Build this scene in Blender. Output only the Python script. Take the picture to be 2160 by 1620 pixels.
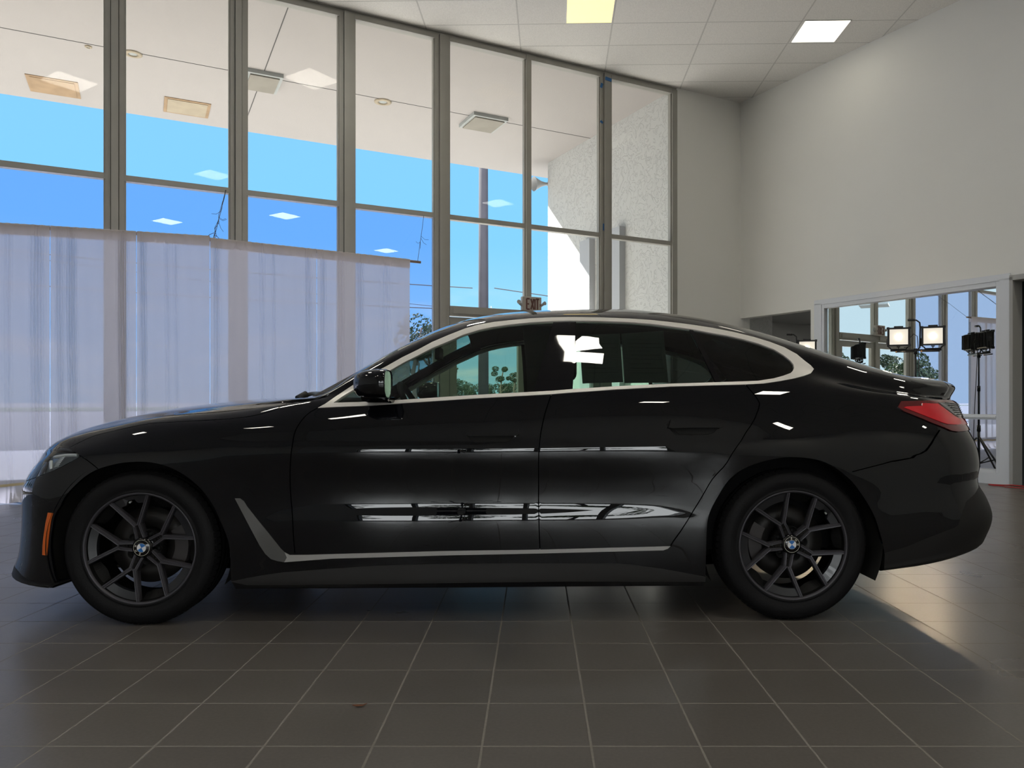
import bpy, bmesh, math, random, bisect
from mathutils import Vector, Matrix
from mathutils.geometry import delaunay_2d_cdt, tessellate_polygon
scene = bpy.context.scene
for _o in list(bpy.data.objects): bpy.data.objects.remove(_o)

# ------------------------------------------------------------ camera, sky, sun, exposure
EYE = .974                                   # camera height above the floor
cam_d = bpy.data.cameras.new('camera'); cam = bpy.data.objects.new('camera', cam_d)
scene.collection.objects.link(cam)
cam.location = (0, 0, EYE); cam.rotation_euler = (math.pi/2, 0, 0)
cam_d.sensor_width = 36; cam_d.lens = 1598/2160*36
cam_d.shift_x = -51/2160; cam_d.shift_y = 36/2160
cam_d.clip_start = .05; cam_d.clip_end = 2000
scene.camera = cam
scene.view_settings.view_transform = 'Standard'
scene.view_settings.look = 'None'
scene.view_settings.gamma = 1
scene.view_settings.use_curve_mapping = False
scene.view_settings.exposure = 0.76

# plan of the showroom: corner of window wall and right wall, and the wall directions
CX, CY = 3.36, 12.45
AX, AY = -.88676, -.46223      # along the window wall, towards the left
NX, NY = -.46223, .88676       # out through the window wall
BX, BY = .49456, -.86915       # along the right wall, towards the camera
MX, MY = -.86915, -.49456      # out of the right wall into the showroom
def WP(t, n, z): return Vector((CX+AX*t+NX*n, CY+AY*t+NY*n, z))
def WR(s, d, z): return Vector((CX+BX*s+MX*d, CY+BY*s+MY*d, z))
def WW(x, y, z): return Vector((x, y, z))

# world: clear blue sky, paler at the horizon, thin cloud low down
wd = bpy.data.worlds.new('sky'); scene.world = wd; wd.use_nodes = True
nt = wd.node_tree; nt.nodes.clear()
def N(tree, typ, **kw):
    n = tree.nodes.new(typ)
    for k, v in kw.items():
        if k.startswith('i_'): n.inputs[k[2:].replace('_', ' ')].default_value = v
        else: setattr(n, k, v)
    return n
tc = N(nt, 'ShaderNodeTexCoord'); sep = N(nt, 'ShaderNodeSeparateXYZ')
nt.links.new(tc.outputs['Generated'], sep.inputs[0])
rp = N(nt, 'ShaderNodeValToRGB'); nt.links.new(sep.outputs['Z'], rp.inputs[0])
els = rp.color_ramp.elements
els[0].position = 0.0; els[0].color = (.50, .78, .98, 1)
els[1].position = 1.0; els[1].color = (.07, .22, .62, 1)
for p_, c_ in ((.08, (.34, .68, 1.0, 1)), (.2, (.22, .58, .98, 1)), (.35, (.22, .56, .97, 1)), (.6, (.18, .48, .9, 1))):
    e = els.new(p_); e.color = c_
mp = N(nt, 'ShaderNodeMapping'); mp.inputs['Scale'].default_value = (3, 3, 14)
nt.links.new(tc.outputs['Generated'], mp.inputs[0])
nz = N(nt, 'ShaderNodeTexNoise'); nz.inputs['Scale'].default_value = 3.0; nz.inputs['Detail'].default_value = 5
nt.links.new(mp.outputs[0], nz.inputs[0])
cr = N(nt, 'ShaderNodeValToRGB'); cr.color_ramp.elements[0].position = .52; cr.color_ramp.elements[1].position = .72
nt.links.new(nz.outputs['Fac'], cr.inputs[0])
lo = N(nt, 'ShaderNodeValToRGB'); nt.links.new(sep.outputs['Z'], lo.inputs[0])
lo.color_ramp.elements[0].position = .02; lo.color_ramp.elements[0].color = (.9, .9, .9, 1)
lo.color_ramp.elements[1].position = .16; lo.color_ramp.elements[1].color = (0, 0, 0, 1)
mu = N(nt, 'ShaderNodeMath', operation='MULTIPLY')
nt.links.new(cr.outputs[0], mu.inputs[0]); nt.links.new(lo.outputs[0], mu.inputs[1])
mx = N(nt, 'ShaderNodeMix', data_type='RGBA')
nt.links.new(mu.outputs[0], mx.inputs['Factor']); nt.links.new(rp.outputs[0], mx.inputs[6])
mx.inputs[7].default_value = (.95, .97, 1, 1)
# bright white haze added to the sky behind the camera to light the room
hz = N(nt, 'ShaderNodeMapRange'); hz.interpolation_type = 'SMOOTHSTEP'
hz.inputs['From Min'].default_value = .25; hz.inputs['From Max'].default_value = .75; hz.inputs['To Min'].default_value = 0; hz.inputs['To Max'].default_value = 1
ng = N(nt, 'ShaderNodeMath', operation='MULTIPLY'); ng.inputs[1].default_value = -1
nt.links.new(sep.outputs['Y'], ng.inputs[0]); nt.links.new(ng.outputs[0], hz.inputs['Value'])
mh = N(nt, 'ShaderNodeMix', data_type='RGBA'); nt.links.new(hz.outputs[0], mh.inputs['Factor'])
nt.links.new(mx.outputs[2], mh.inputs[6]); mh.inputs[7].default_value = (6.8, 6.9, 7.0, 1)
# pale haze low towards the far left of the street
hx = N(nt, 'ShaderNodeMapRange'); hx.interpolation_type = 'SMOOTHSTEP'
hx.inputs['From Min'].default_value = .72; hx.inputs['From Max'].default_value = .95; hx.inputs['To Min'].default_value = 0; hx.inputs['To Max'].default_value = 1
nx_ = N(nt, 'ShaderNodeMath', operation='MULTIPLY'); nx_.inputs[1].default_value = -1
nt.links.new(sep.outputs['X'], nx_.inputs[0]); nt.links.new(nx_.outputs[0], hx.inputs['Value'])
mk = N(nt, 'ShaderNodeMix', data_type='RGBA'); nt.links.new(hx.outputs[0], mk.inputs['Factor'])
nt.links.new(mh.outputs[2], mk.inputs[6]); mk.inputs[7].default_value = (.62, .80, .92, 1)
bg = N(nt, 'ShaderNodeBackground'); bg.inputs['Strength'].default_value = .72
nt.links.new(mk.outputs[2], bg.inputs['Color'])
wo = N(nt, 'ShaderNodeOutputWorld'); nt.links.new(bg.outputs[0], wo.inputs[0])

# sun: high over the street side, coming in under the canopy
sun_d = bpy.data.lights.new('sun', 'SUN'); sun_d.energy = 11; sun_d.angle = math.radians(.6); sun_d.color = (1, .95, .88)
sun = bpy.data.objects.new('sun', sun_d); scene.collection.objects.link(sun)
_to_sun = Vector((AX*.7+NX*1, AY*.7+NY*1, .95)).normalized()
sun.rotation_euler = _to_sun.to_track_quat('Z', 'Y').to_euler(); sun.location = (0, 20, 30)

cy = scene.cycles
cy.use_denoising = True
cy.max_bounces = 10; cy.diffuse_bounces = 4; cy.glossy_bounces = 5; cy.transmission_bounces = 6; cy.transparent_max_bounces = 24
cy.sample_clamp_indirect = 6; cy.caustics_reflective = False; cy.caustics_refractive = False

# ------------------------------------------------------------ helpers
R = random.Random(7)
class MB:
    """collects faces of one mesh"""
    def __init__(s): s.v = []; s.f = []; s.m = []; s.sm = []
    def add(s, vs, fs, mi=0, smooth=False):
        b = len(s.v); s.v += [tuple(p) for p in vs]
        for f in fs: s.f.append([b+i for i in f]); s.m.append(mi); s.sm.append(smooth)
        return s
    def box(s, fn, x0, x1, y0, y1, z0, z1, mi=0):
        vs = [fn(x, y, z) for x in (x0, x1) for y in (y0, y1) for z in (z0, z1)]
        return s.add(vs, [(0,1,3,2),(4,6,7,5),(0,4,5,1),(2,3,7,6),(0,2,6,4),(1,5,7,3)], mi)
    def tube(s, pts, r, seg=8, mi=0, caps=True, closed=False):
        pts = [Vector(p) for p in pts]; n = len(pts)
        rs = r if isinstance(r, (list, tuple)) else [r]*n
        vs = []; prev = None
        for i, p in enumerate(pts):
            if closed: d = pts[(i+1) % n]-pts[i-1]
            else: d = pts[min(i+1, n-1)]-pts[max(i-1, 0)]
            d.normalize()
            if prev is None:
                a = Vector((0,0,1)) if abs(d.z) < .9 else Vector((1,0,0))
                x = d.cross(a).normalized()
            else: x = (prev-d*prev.dot(d)).normalized()
            prev = x; y = d.cross(x)
            for k in range(seg):
                t = 2*math.pi*k/seg
                vs.append(p+(x*math.cos(t)+y*math.sin(t))*rs[i])
        fs = []
        for i in range(n if closed else n-1):
            j = (i+1) % n
            for k in range(seg):
                q = (k+1) % seg
                fs.append((i*seg+k, i*seg+q, j*seg+q, j*seg+k))
        s.add(vs, fs, mi, True)
        if caps and not closed:
            b = len(s.v)-n*seg
            s.f.append([b+k for k in range(seg)]); s.m.append(mi); s.sm.append(False)
            s.f.append([b+(n-1)*seg+k for k in range(seg)][::-1]); s.m.append(mi); s.sm.append(False)
        return s
    def lathe(s, prof, fn, seg=48, mi=0, a0=0, a1=2*math.pi, close=True):
        """prof: (radius, along); fn(radius*cos, radius*sin, along) -> point"""
        full = abs(a1-a0-2*math.pi) < 1e-6
        cnt = seg if full else seg+1
        vs = []
        for k in range(cnt):
            t = a0+(a1-a0)*k/seg
            for r, h in prof: vs.append(fn(r*math.cos(t), r*math.sin(t), h))
        m = len(prof); fs = []
        for k in range(seg):
            j = (k+1) % cnt
            for i in range(m-1): fs.append((k*m+i, j*m+i, j*m+i+1, k*m+i+1))
        return s.add(vs, fs, mi, True)
    def prism(s, poly, fn, h0, h1, mi=0, smooth=False):
        """poly: 2-D outline; fn(x, y, h) -> point"""
        n = len(poly)
        vs = [fn(x, y, h0) for x, y in poly]+[fn(x, y, h1) for x, y in poly]
        s.add(vs, [(i, (i+1) % n, n+(i+1) % n, n+i) for i in range(n)], mi, smooth)
        b = len(s.v)-2*n
        for t in tessellate_polygon([[Vector((x, y, 0)) for x, y in poly]]):
            s.f.append([b+i for i in t]); s.m.append(mi); s.sm.append(False)
            s.f.append([b+n+i for i in t][::-1]); s.m.append(mi); s.sm.append(False)
        return s
    def build(s, name, mats, parent=None, bevel=0, normals=True):
        me = bpy.data.meshes.new(name)
        me.from_pydata(s.v, [], s.f)
        for p, mi, sm in zip(me.polygons, s.m, s.sm): p.material_index = mi; p.use_smooth = sm
        if normals:
            bm = bmesh.new(); bm.from_mesh(me)
            bmesh.ops.recalc_face_normals(bm, faces=bm.faces); bm.to_mesh(me); bm.free()
        for m in (mats if isinstance(mats, (list, tuple)) else [mats]): me.materials.append(m)
        o = bpy.data.objects.new(name, me); scene.collection.objects.link(o)
        if parent: o.parent = parent
        if bevel:
            b = o.modifiers.new('bevel', 'BEVEL'); b.width = bevel; b.segments = 2; b.limit_method = 'ANGLE'
            b.harden_normals = False
        return o
def tag(o, label, cat, group=None, kind=None):
    o['label'] = label; o['category'] = cat
    if group: o['group'] = group
    if kind: o['kind'] = kind
    return o
def structure(o): o['kind'] = 'structure'; return o
def empty(name, loc, rz=0):
    o = bpy.data.objects.new(name, None); scene.collection.objects.link(o)
    o.location = loc; o.rotation_euler = (0, 0, rz); o.empty_display_size = .1
    return o
def copy_tree(o, parent=None):
    c = o.copy(); scene.collection.objects.link(c); c.parent = parent
    for ch in list(o.children): copy_tree(ch, c)
    return c
def local(e):
    """point-maker in the frame of an empty is plain x, y, z"""
    return WW
# ------------------------------------------------------------ materials
def mat(name, col, rough=.5, metal=0, coat=0, spec=.5, noise=0, nscale=8, bump=0, bscale=60, emit=None, estr=0, trans=0, coatrough=.03):
    m = bpy.data.materials.new(name); m.use_nodes = True
    t = m.node_tree; b = t.nodes['Principled BSDF']
    b.inputs['Base Color'].default_value = (*col, 1); b.inputs['Roughness'].default_value = rough
    b.inputs['Metallic'].default_value = metal; b.inputs['Coat Weight'].default_value = coat
    b.inputs['Coat Roughness'].default_value = coatrough
    b.inputs['Specular IOR Level'].default_value = spec
    if trans: b.inputs['Transmission Weight'].default_value = trans
    tc = N(t, 'ShaderNodeTexCoord')
    if noise:
        n = N(t, 'ShaderNodeTexNoise'); n.inputs['Scale'].default_value = nscale; n.inputs['Detail'].default_value = 6
        t.links.new(tc.outputs['Object'], n.inputs[0])
        mx = N(t, 'ShaderNodeMix', data_type='RGBA')
        mx.inputs[6].default_value = (*[c*(1-noise) for c in col], 1); mx.inputs[7].default_value = (*[min(1, c*(1+noise)) for c in col], 1)
        t.links.new(n.outputs['Fac'], mx.inputs['Factor']); t.links.new(mx.outputs[2], b.inputs['Base Color'])
    if bump:
        n = N(t, 'ShaderNodeTexNoise'); n.inputs['Scale'].default_value = bscale; n.inputs['Detail'].default_value = 4
        t.links.new(tc.outputs['Object'], n.inputs[0])
        bp = N(t, 'ShaderNodeBump'); bp.inputs['Strength'].default_value = bump; bp.inputs['Distance'].default_value = .01
        t.links.new(n.outputs['Fac'], bp.inputs['Height']); t.links.new(bp.outputs[0], b.inputs['Normal'])
    if emit:
        b.inputs['Emission Color'].default_value = (*emit, 1); b.inputs['Emission Strength'].default_value = estr
    return m
def glass(name, tint, r0=.045, rough=0.0, gain=1.0, gcol=(1, 1, 1)):
    """thin pane: tinted see-through plus mirror reflection that grows towards grazing view"""
    m = bpy.data.materials.new(name); m.use_nodes = True; t = m.node_tree; t.nodes.clear()
    lw = N(t, 'ShaderNodeLayerWeight'); lw.inputs['Blend'].default_value = .5
    pw = N(t, 'ShaderNodeMath', operation='POWER'); pw.inputs[1].default_value = 5
    t.links.new(lw.outputs['Facing'], pw.inputs[0])
    ma = N(t, 'ShaderNodeMath', operation='MULTIPLY_ADD'); ma.inputs[1].default_value = (1-r0)*gain; ma.inputs[2].default_value = r0
    t.links.new(pw.outputs[0], ma.inputs[0])
    tr = N(t, 'ShaderNodeBsdfTransparent'); tr.inputs[0].default_value = (*tint, 1)
    gl = N(t, 'ShaderNodeBsdfGlossy'); gl.inputs['Roughness'].default_value = rough; gl.inputs[0].default_value = (*gcol, 1)
    mx = N(t, 'ShaderNodeMixShader'); t.links.new(ma.outputs[0], mx.inputs[0])
    t.links.new(tr.outputs[0], mx.inputs[1]); t.links.new(gl.outputs[0], mx.inputs[2])
    o = N(t, 'ShaderNodeOutputMaterial'); t.links.new(mx.outputs[0], o.inputs[0])
    return m
M = {}
M['wall'] = mat('wall_paint', (.82, .82, .79), .7, bump=.05, bscale=120, noise=.02, nscale=1.5)
M['white'] = mat('white_trim', (.74, .77, .82), .45)
M['frame'] = mat('window_frame_paint', (.34, .333, .30), .45, noise=.08, nscale=5)
M['framedark'] = mat('window_frame_seam', (.06, .06, .055), .6)
M['stucco_plain'] = mat('soffit_plaster', (.42, .395, .38), .9, noise=.03, nscale=2, bump=.2, bscale=40)
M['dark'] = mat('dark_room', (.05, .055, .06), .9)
M['grey'] = mat('passage_paint', (.42, .42, .41), .8)
M['pane'] = glass('window_glass', (.97, .985, .985), r0=.004, gain=.2)
M['pane_tint'] = glass('window_glass_film', (.76, .80, .93), r0=.012, gain=.3)
M['mirror'] = glass('reflective_office_glass', (.5, .52, .54), r0=.80, gain=.8, gcol=(.93, .96, .95))
M['black'] = mat('black_plastic', (.012, .012, .013), .45)
M['blackmetal'] = mat('black_metal', (.02, .02, .021), .35, metal=.3)
M['brass'] = mat('copper_rod_tip', (.6, .3, .12), .3, metal=1)
M['diff'] = mat('lit_diffuser', (.9, .9, .86), .6, emit=(1, .95, .82), estr=19)
M['diffw'] = mat('dim_lit_diffuser', (.9, .9, .86), .6, emit=(1, .93, .76), estr=2.0)
M['diffy'] = mat('lit_yellow_diffuser', (.9, .75, .35), .6, emit=(1, .72, .25), estr=.95)
M['lamp_frame'] = mat('lamp_frame_white', (.8, .8, .78), .5)
M['led'] = mat('work_light_glass', (.9, .88, .8), .3, emit=(1, .78, .52), estr=280)
M['led_rim'] = mat('work_light_reflector', (.3, .3, .28), .4, emit=(1, .92, .78), estr=.45)
M['tape'] = mat('blue_tape', (.02, .13, .35), .6)
M['rust'] = mat('rusty_plate', (.36, .25, .15), .8, noise=.35, nscale=5)
M['galv'] = mat('grey_fixture', (.38, .40, .39), .6, noise=.15)
M['rod'] = mat('curtain_rod_paint', (.28, .22, .19), .5)
M['wire'] = mat('dark_wire', (.05, .045, .04), .6)
M['red'] = mat('red_cable', (.45, .02, .02), .5)
M['leaf'] = mat('tree_leaves', (.016, .032, .010), .7, noise=.5, nscale=1.5)
M['leaf2'] = mat('pale_tree_leaves', (.05, .08, .022), .7, noise=.4, nscale=1.5)
M['bark'] = mat('bark', (.12, .09, .07), .9, noise=.3)
M['pole'] = mat('utility_pole_wood', (.035, .033, .042), .9, noise=.35, nscale=3)
M['asphalt'] = mat('asphalt', (.14, .14, .14), .9, noise=.15, nscale=1.2)
M['grass'] = mat('verge_grass', (.05, .075, .03), .9, noise=.4, nscale=2)
M['concrete'] = mat('outdoor_paving', (.62, .59, .55), .9, noise=.08, nscale=3)
M['build'] = mat('far_building_wall', (.5, .5, .5), .9)
M['exit_face'] = mat('exit_sign_face', (.42, .39, .35), .5)
M['exit_red'] = mat('exit_sign_letters', (.12, .05, .04), .5)
M['dryleaf'] = mat('dry_leaf', (.14, .05, .02), .8)
M['spk'] = mat('horn_grey', (.45, .46, .47), .5)
# sheer curtain cloth
def cloth():
    m = bpy.data.materials.new('sheer_cloth'); m.use_nodes = True; t = m.node_tree; t.nodes.clear()
    tc = N(t, 'ShaderNodeTexCoord'); wv = N(t, 'ShaderNodeTexNoise'); wv.inputs['Scale'].default_value = 3
    wv.inputs['Detail'].default_value = 3; t.links.new(tc.outputs['Object'], wv.inputs[0])
    tr = N(t, 'ShaderNodeBsdfTransparent'); tr.inputs[0].default_value = (1, 1, 1, 1)
    tl = N(t, 'ShaderNodeBsdfTranslucent'); tl.inputs[0].default_value = (.66, .63, .64, 1)
    df = N(t, 'ShaderNodeBsdfDiffuse'); df.inputs[0].default_value = (.72, .67, .65, 1)
    a = N(t, 'ShaderNodeMixShader'); a.inputs[0].default_value = .5
    t.links.new(tl.outputs[0], a.inputs[1]); t.links.new(df.outputs[0], a.inputs[2])
    b = N(t, 'ShaderNodeMixShader')
    r = N(t, 'ShaderNodeMapRange'); r.inputs['To Min'].default_value = .80; r.inputs['To Max'].default_value = .84
    t.links.new(wv.outputs['Fac'], r.inputs['Value']); t.links.new(r.outputs[0], b.inputs[0])
    t.links.new(tr.outputs[0], b.inputs[1]); t.links.new(a.outputs[0], b.inputs[2])
    o = N(t, 'ShaderNodeOutputMaterial'); t.links.new(b.outputs[0], o.inputs[0]); return m
M['cloth'] = cloth()
M['mglass'] = mat('door_mirror_glass', (.02, .022, .025), .08)
def grid_mat(name, tile, grout, w, h, mortar, ox, oy, rot=0, rough=.35, grout_rough=.8, bump=.4, var=.1, spec=.5, stain=0, smooth=.1):
    m = bpy.data.materials.new(name); m.use_nodes = True; t = m.node_tree; b = t.nodes['Principled BSDF']
    tc = N(t, 'ShaderNodeTexCoord'); mp = N(t, 'ShaderNodeMapping')
    mp.vector_type = 'TEXTURE'; mp.inputs['Location'].default_value = (ox, oy, 0); mp.inputs['Rotation'].default_value = (0, 0, rot)
    t.links.new(tc.outputs['Object'], mp.inputs[0])
    br = N(t, 'ShaderNodeTexBrick'); br.offset = 0; br.squash = 1
    br.inputs['Scale'].default_value = 1; br.inputs['Brick Width'].default_value = w; br.inputs['Row Height'].default_value = h
    br.inputs['Mortar Size'].default_value = mortar; br.inputs['Mortar Smooth'].default_value = smooth
    br.inputs['Color1'].default_value = (*[c*(1-var) for c in tile], 1); br.inputs['Color2'].default_value = (*[c*(1+var) for c in tile], 1)
    br.inputs['Mortar'].default_value = (*grout, 1)
    t.links.new(mp.outputs[0], br.inputs[0])
    nz = N(t, 'ShaderNodeTexNoise'); nz.inputs['Scale'].default_value = 90; nz.inputs['Detail'].default_value = 4
    t.links.new(tc.outputs['Object'], nz.inputs[0])
    n2 = N(t, 'ShaderNodeTexNoise'); n2.inputs['Scale'].default_value = 1.3; n2.inputs['Detail'].default_value = 5
    t.links.new(tc.outputs['Object'], n2.inputs[0])
    mul = N(t, 'ShaderNodeMix', data_type='RGBA', blend_type='MULTIPLY'); mul.inputs['Factor'].default_value = 1
    mr = N(t, 'ShaderNodeMapRange'); mr.inputs['To Min'].default_value = .78; mr.inputs['To Max'].default_value = 1.22
    t.links.new(nz.outputs['Fac'], mr.inputs['Value'])
    t.links.new(br.outputs['Color'], mul.inputs[6]); t.links.new(mr.outputs[0], mul.inputs[7])
    t.links.new(mul.outputs[2], b.inputs['Base Color'])
    ra = N(t, 'ShaderNodeMapRange'); ra.inputs['To Min'].default_value = rough-.07; ra.inputs['To Max'].default_value = rough+.09
    t.links.new(n2.outputs['Fac'], ra.inputs['Value'])
    mg = N(t, 'ShaderNodeMix', data_type='FLOAT'); t.links.new(br.outputs['Fac'], mg.inputs['Factor'])
    t.links.new(ra.outputs[0], mg.inputs[2]); mg.inputs[3].default_value = grout_rough
    t.links.new(mg.outputs[0], b.inputs['Roughness'])
    b.inputs['Specular IOR Level'].default_value = spec
    sc = N(t, 'ShaderNodeMath', operation='MULTIPLY_ADD'); sc.inputs[1].default_value = -1
    ns = N(t, 'ShaderNodeMath', operation='MULTIPLY'); ns.inputs[1].default_value = .06
    t.links.new(nz.outputs['Fac'], ns.inputs[0]); t.links.new(br.outputs['Fac'], sc.inputs[0]); t.links.new(ns.outputs[0], sc.inputs[2])
    bp = N(t, 'ShaderNodeBump'); bp.inputs['Strength'].default_value = bump; bp.inputs['Distance'].default_value = .002
    t.links.new(sc.outputs[0], bp.inputs['Height']); t.links.new(bp.outputs[0], b.inputs['Normal'])
    return m
M['floor'] = grid_mat('floor_tiles', (.118, .107, .098), (.20, .185, .165), .308, .3025, .0035, .155, 2.44, rough=.29, var=.05, spec=.5, bump=.6)
M['ceil'] = grid_mat('ceiling_tiles', (.76, .745, .72), (.56, .55, .53), 1.219, .61, .010, 2.207, 9.79, rot=math.radians(-1.3), rough=.9, grout_rough=.6, bump=.3, var=.015, spec=.2)
def stucco():
    m = mat('stucco', (.82, .82, .80), .9); t = m.node_tree; b = t.nodes['Principled BSDF']
    tc = t.nodes.get('Texture Coordinate') or N(t, 'ShaderNodeTexCoord')
    n = N(t, 'ShaderNodeTexNoise'); n.inputs['Scale'].default_value = 4.5; n.inputs['Detail'].default_value = 3; n.inputs['Distortion'].default_value = 2.2
    t.links.new(tc.outputs['Object'], n.inputs[0])
    r = N(t, 'ShaderNodeValToRGB'); r.color_ramp.elements[0].position = .47; r.color_ramp.elements[1].position = .53
    r.color_ramp.elements[0].color = (1, 1, 1, 1); r.color_ramp.elements[1].color = (1, 1, 1, 1)
    e = r.color_ramp.elements.new(.5); e.color = (.5, .5, .5, 1)
    t.links.new(n.outputs['Fac'], r.inputs[0])
    mx = N(t, 'ShaderNodeMix', data_type='RGBA'); mx.inputs[6].default_value = (.40, .40, .39, 1); mx.inputs[7].default_value = (.56, .565, .55, 1)
    t.links.new(r.outputs[0], mx.inputs['Factor']); t.links.new(mx.outputs[2], b.inputs['Base Color'])
    bp = N(t, 'ShaderNodeBump'); bp.inputs['Strength'].default_value = .5; bp.inputs['Distance'].default_value = .02
    t.links.new(r.outputs[0], bp.inputs['Height']); t.links.new(bp.outputs[0], b.inputs['Normal'])
    return m
M['stucco'] = stucco()
M['pilaster'] = mat('pilaster_paint', (.42, .43, .45), .6)
M['fillp'] = mat('passage_fill_glow', (.9, .9, .88), .6, emit=(1, .97, .9), estr=9)
# ------------------------------------------------------------ showroom shell
H = 5.87; TL = 20.0; SL = 18.0; HEAD = 5.80
def P(fn, *a): return fn(*a)
# floor slab and ceiling follow the plan
def plan(z, g=0):
    return [WP(-g, g, z), WP(TL+g, g, z), WP(TL+g, 0, z)+Vector((BX, BY, 0))*(SL+g), WP(-g, 0, z)+Vector((BX, BY, 0))*(SL+g)]
mb = MB(); mb.add(plan(0)+plan(-.12), [(0,1,2,3),(7,6,5,4),(0,4,5,1),(1,5,6,2),(2,6,7,3),(3,7,4,0)])
structure(mb.build('floor', M['floor']))
mb = MB(); mb.add(plan(H, .15)+plan(H+.12, .15), [(0,1,2,3),(7,6,5,4),(0,4,5,1),(1,5,6,2),(2,6,7,3),(3,7,4,0)])
structure(mb.build('ceiling', M['ceil']))
# wall with the windows: solid end by the corner, strip above the heads
mb = MB(); mb.box(WP, -.2, 1.306, 0, .2, -.1, H); structure(mb.build('wall_back', M['wall']))
mb = MB(); mb.box(WP, 1.306, TL, .02, .16, HEAD+.0, H); structure(mb.build('trim_1', M['frame']))
mb = MB(); mb.box(WP, 5.2, TL, -.02, .18, -.1, .10); structure(mb.build('trim_2', M['wall']))
# left wall, and the wall behind the camera with openings
LW = lambda s, d, z: WP(TL, 0, z)+Vector((BX*s, BY*s, 0))+Vector((AX*d, AY*d, 0))
mb = MB(); mb.box(LW, -.1, SL+.1, 0, .2, -.1, H); structure(mb.build('wall_left', M['wall']))
BWL = lambda t, d, z: WP(t, 0, z)+Vector((BX*(SL+d), BY*(SL+d), 0))
mb = MB()
holes = [(10.2, 17.8)]; zb_, zt_ = .25, 2.8
mb.box(BWL, -.1, 10.2, 0, .2, -.1, H); mb.box(BWL, 17.8, TL+.1, 0, .2, -.1, H)
for a_, b_ in holes: mb.box(BWL, a_, b_, 0, .2, -.1, zb_); mb.box(BWL, a_, b_, 0, .2, zt_, H)
structure(mb.build('wall_front', M['wall']))
wn = [0]
def window(name=None):
    wn[0] += 1; return 'window_%d' % wn[0]
# windows of the big glass wall: one per bay
MULL = [(1.398, 1.306), (2.715, 2.523), (3.947, 3.872), (5.293, 5.093), (6.549, 6.360), (7.812, 7.635), (9.082, 8.901), (10.35, 10.17), (11.62, 11.44), (12.89, 12.71), (14.16, 13.98), (15.43, 15.25), (16.7, 16.52), (17.97, 17.79), (19.24, 19.06), (20.0, 19.9)]
for i, (t1, t0) in enumerate(MULL):
    mb = MB(); w = t1-t0; zb = 0 if i < 4 else .1
    if w > .12:
        q = w*.27
        mb.box(WP, t0, t0+q, .0, .10, zb, HEAD+.03); mb.box(WP, t1-q, t1, .0, .10, zb, HEAD+.03)
        mb.box(WP, t0+q+.006, t1-q-.006, -.03, .13, zb, HEAD+.03)
        mb.box(WP, t0+q, t1-q, .02, .09, zb, HEAD+.03, 1)
    else:
        mb.box(WP, t0, t1, -.01, .11, zb, HEAD+.03)
    structure(mb.build('trim_%d' % (i+3), [M['frame'], M['framedark']]))
TZ0, TZ1 = 3.40, 3.465
for i in range(len(MULL)-1):
    a_ = MULL[i][0]; b_ = MULL[i+1][1]
    door_bay = i in (1, 2)
    zb = 2.245 if i == 2 else (2.245 if i == 1 else .1)
    mb = MB()
    mb.box(WP, a_, b_, .01, .09, TZ0, TZ1)
    mb.box(WP, a_, b_, -.005, .10, HEAD-.03, HEAD+.03)
    for t_, s_ in ((a_, 1), (b_, -1)):
        mb.box(WP, min(t_, t_+.018*s_), max(t_, t_+.018*s_), .02, .08, zb, HEAD)
    if not door_bay: mb.box(WP, a_, b_, .01, .09, zb, zb+.05)
    fr = structure(mb.build(window(), M['frame']))
    up = MB(); up.box(WP, a_+.01, b_-.01, .045, .053, TZ1-.005, HEAD-.02); up.build('pane', M['pane'], fr)
    lw = MB(); lw.box(WP, a_+.01, b_-.01, .045, .053, zb+.02, TZ0+.005)
    lw.build('pane', M['pane_tint'] if i >= 3 else M['pane'], fr)
# entrance doors in the bays under the sign
for k, (a_, b_) in enumerate(((2.72, 3.87), (3.95, 5.09))):
    mb = MB()
    mb.box(WP, a_, b_, -.01, .11, 2.115, 2.245); mb.box(WP, a_, b_, .0, .1, .0, .02)
    mb.box(WP, a_+.04, b_-.04, -.025, -.008, 2.145, 2.22)
    d = structure(mb.build('door_%d' % (k+1), M['frame']))
    lf = MB()
    lf.box(WP, a_+.01, a_+.11, .02, .075, .03, 2.10); lf.box(WP, b_-.11, b_-.01, .02, .075, .03, 2.10)
    lf.box(WP, a_+.11, b_-.11, .02, .075, 1.99, 2.10); lf.box(WP, a_+.11, b_-.11, .02, .075, .03, .28)
    lf.build('door_leaf', M['frame'], d)
    pn = MB(); pn.box(WP, a_+.1, b_-.1, .045, .053, .27, 2.0); pn.build('pane', M['pane'], d)
    hb = MB(); hb.tube([WP(a_+.08, -.05, 1.02), WP(b_-.08, -.05, 1.02)], .016, 10)
    hb.box(WP, a_+.05, a_+.10, -.06, .02, .98, 1.06); hb.box(WP, b_-.10, b_-.05, -.06, .02, .98, 1.06)
    hb.build('push_bar', M['galv'], d)
# windows behind the camera
for a_, b_ in holes:
    mb = MB(); n_ = max(2, round((b_-a_)/1.6))
    mb.box(BWL, a_, b_, .04, .14, zb_, zb_+.06); mb.box(BWL, a_, b_, .04, .14, zt_-.06, zt_)
    for k in range(n_+1):
        c_ = a_+(b_-a_)*k/n_; mb.box(BWL, max(a_, c_-.05), min(b_, c_+.05), .04, .14, zb_, zt_)
    fr = structure(mb.build(window(), M['frame']))
    for k in range(n_):
        c0 = a_+(b_-a_)*k/n_; c1 = a_+(b_-a_)*(k+1)/n_
        pn = MB(); pn.box(BWL, c0+.04, c1-.04, .085, .093, zb_+.05, zt_-.05); pn.build('pane', M['pane'], fr)
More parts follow.
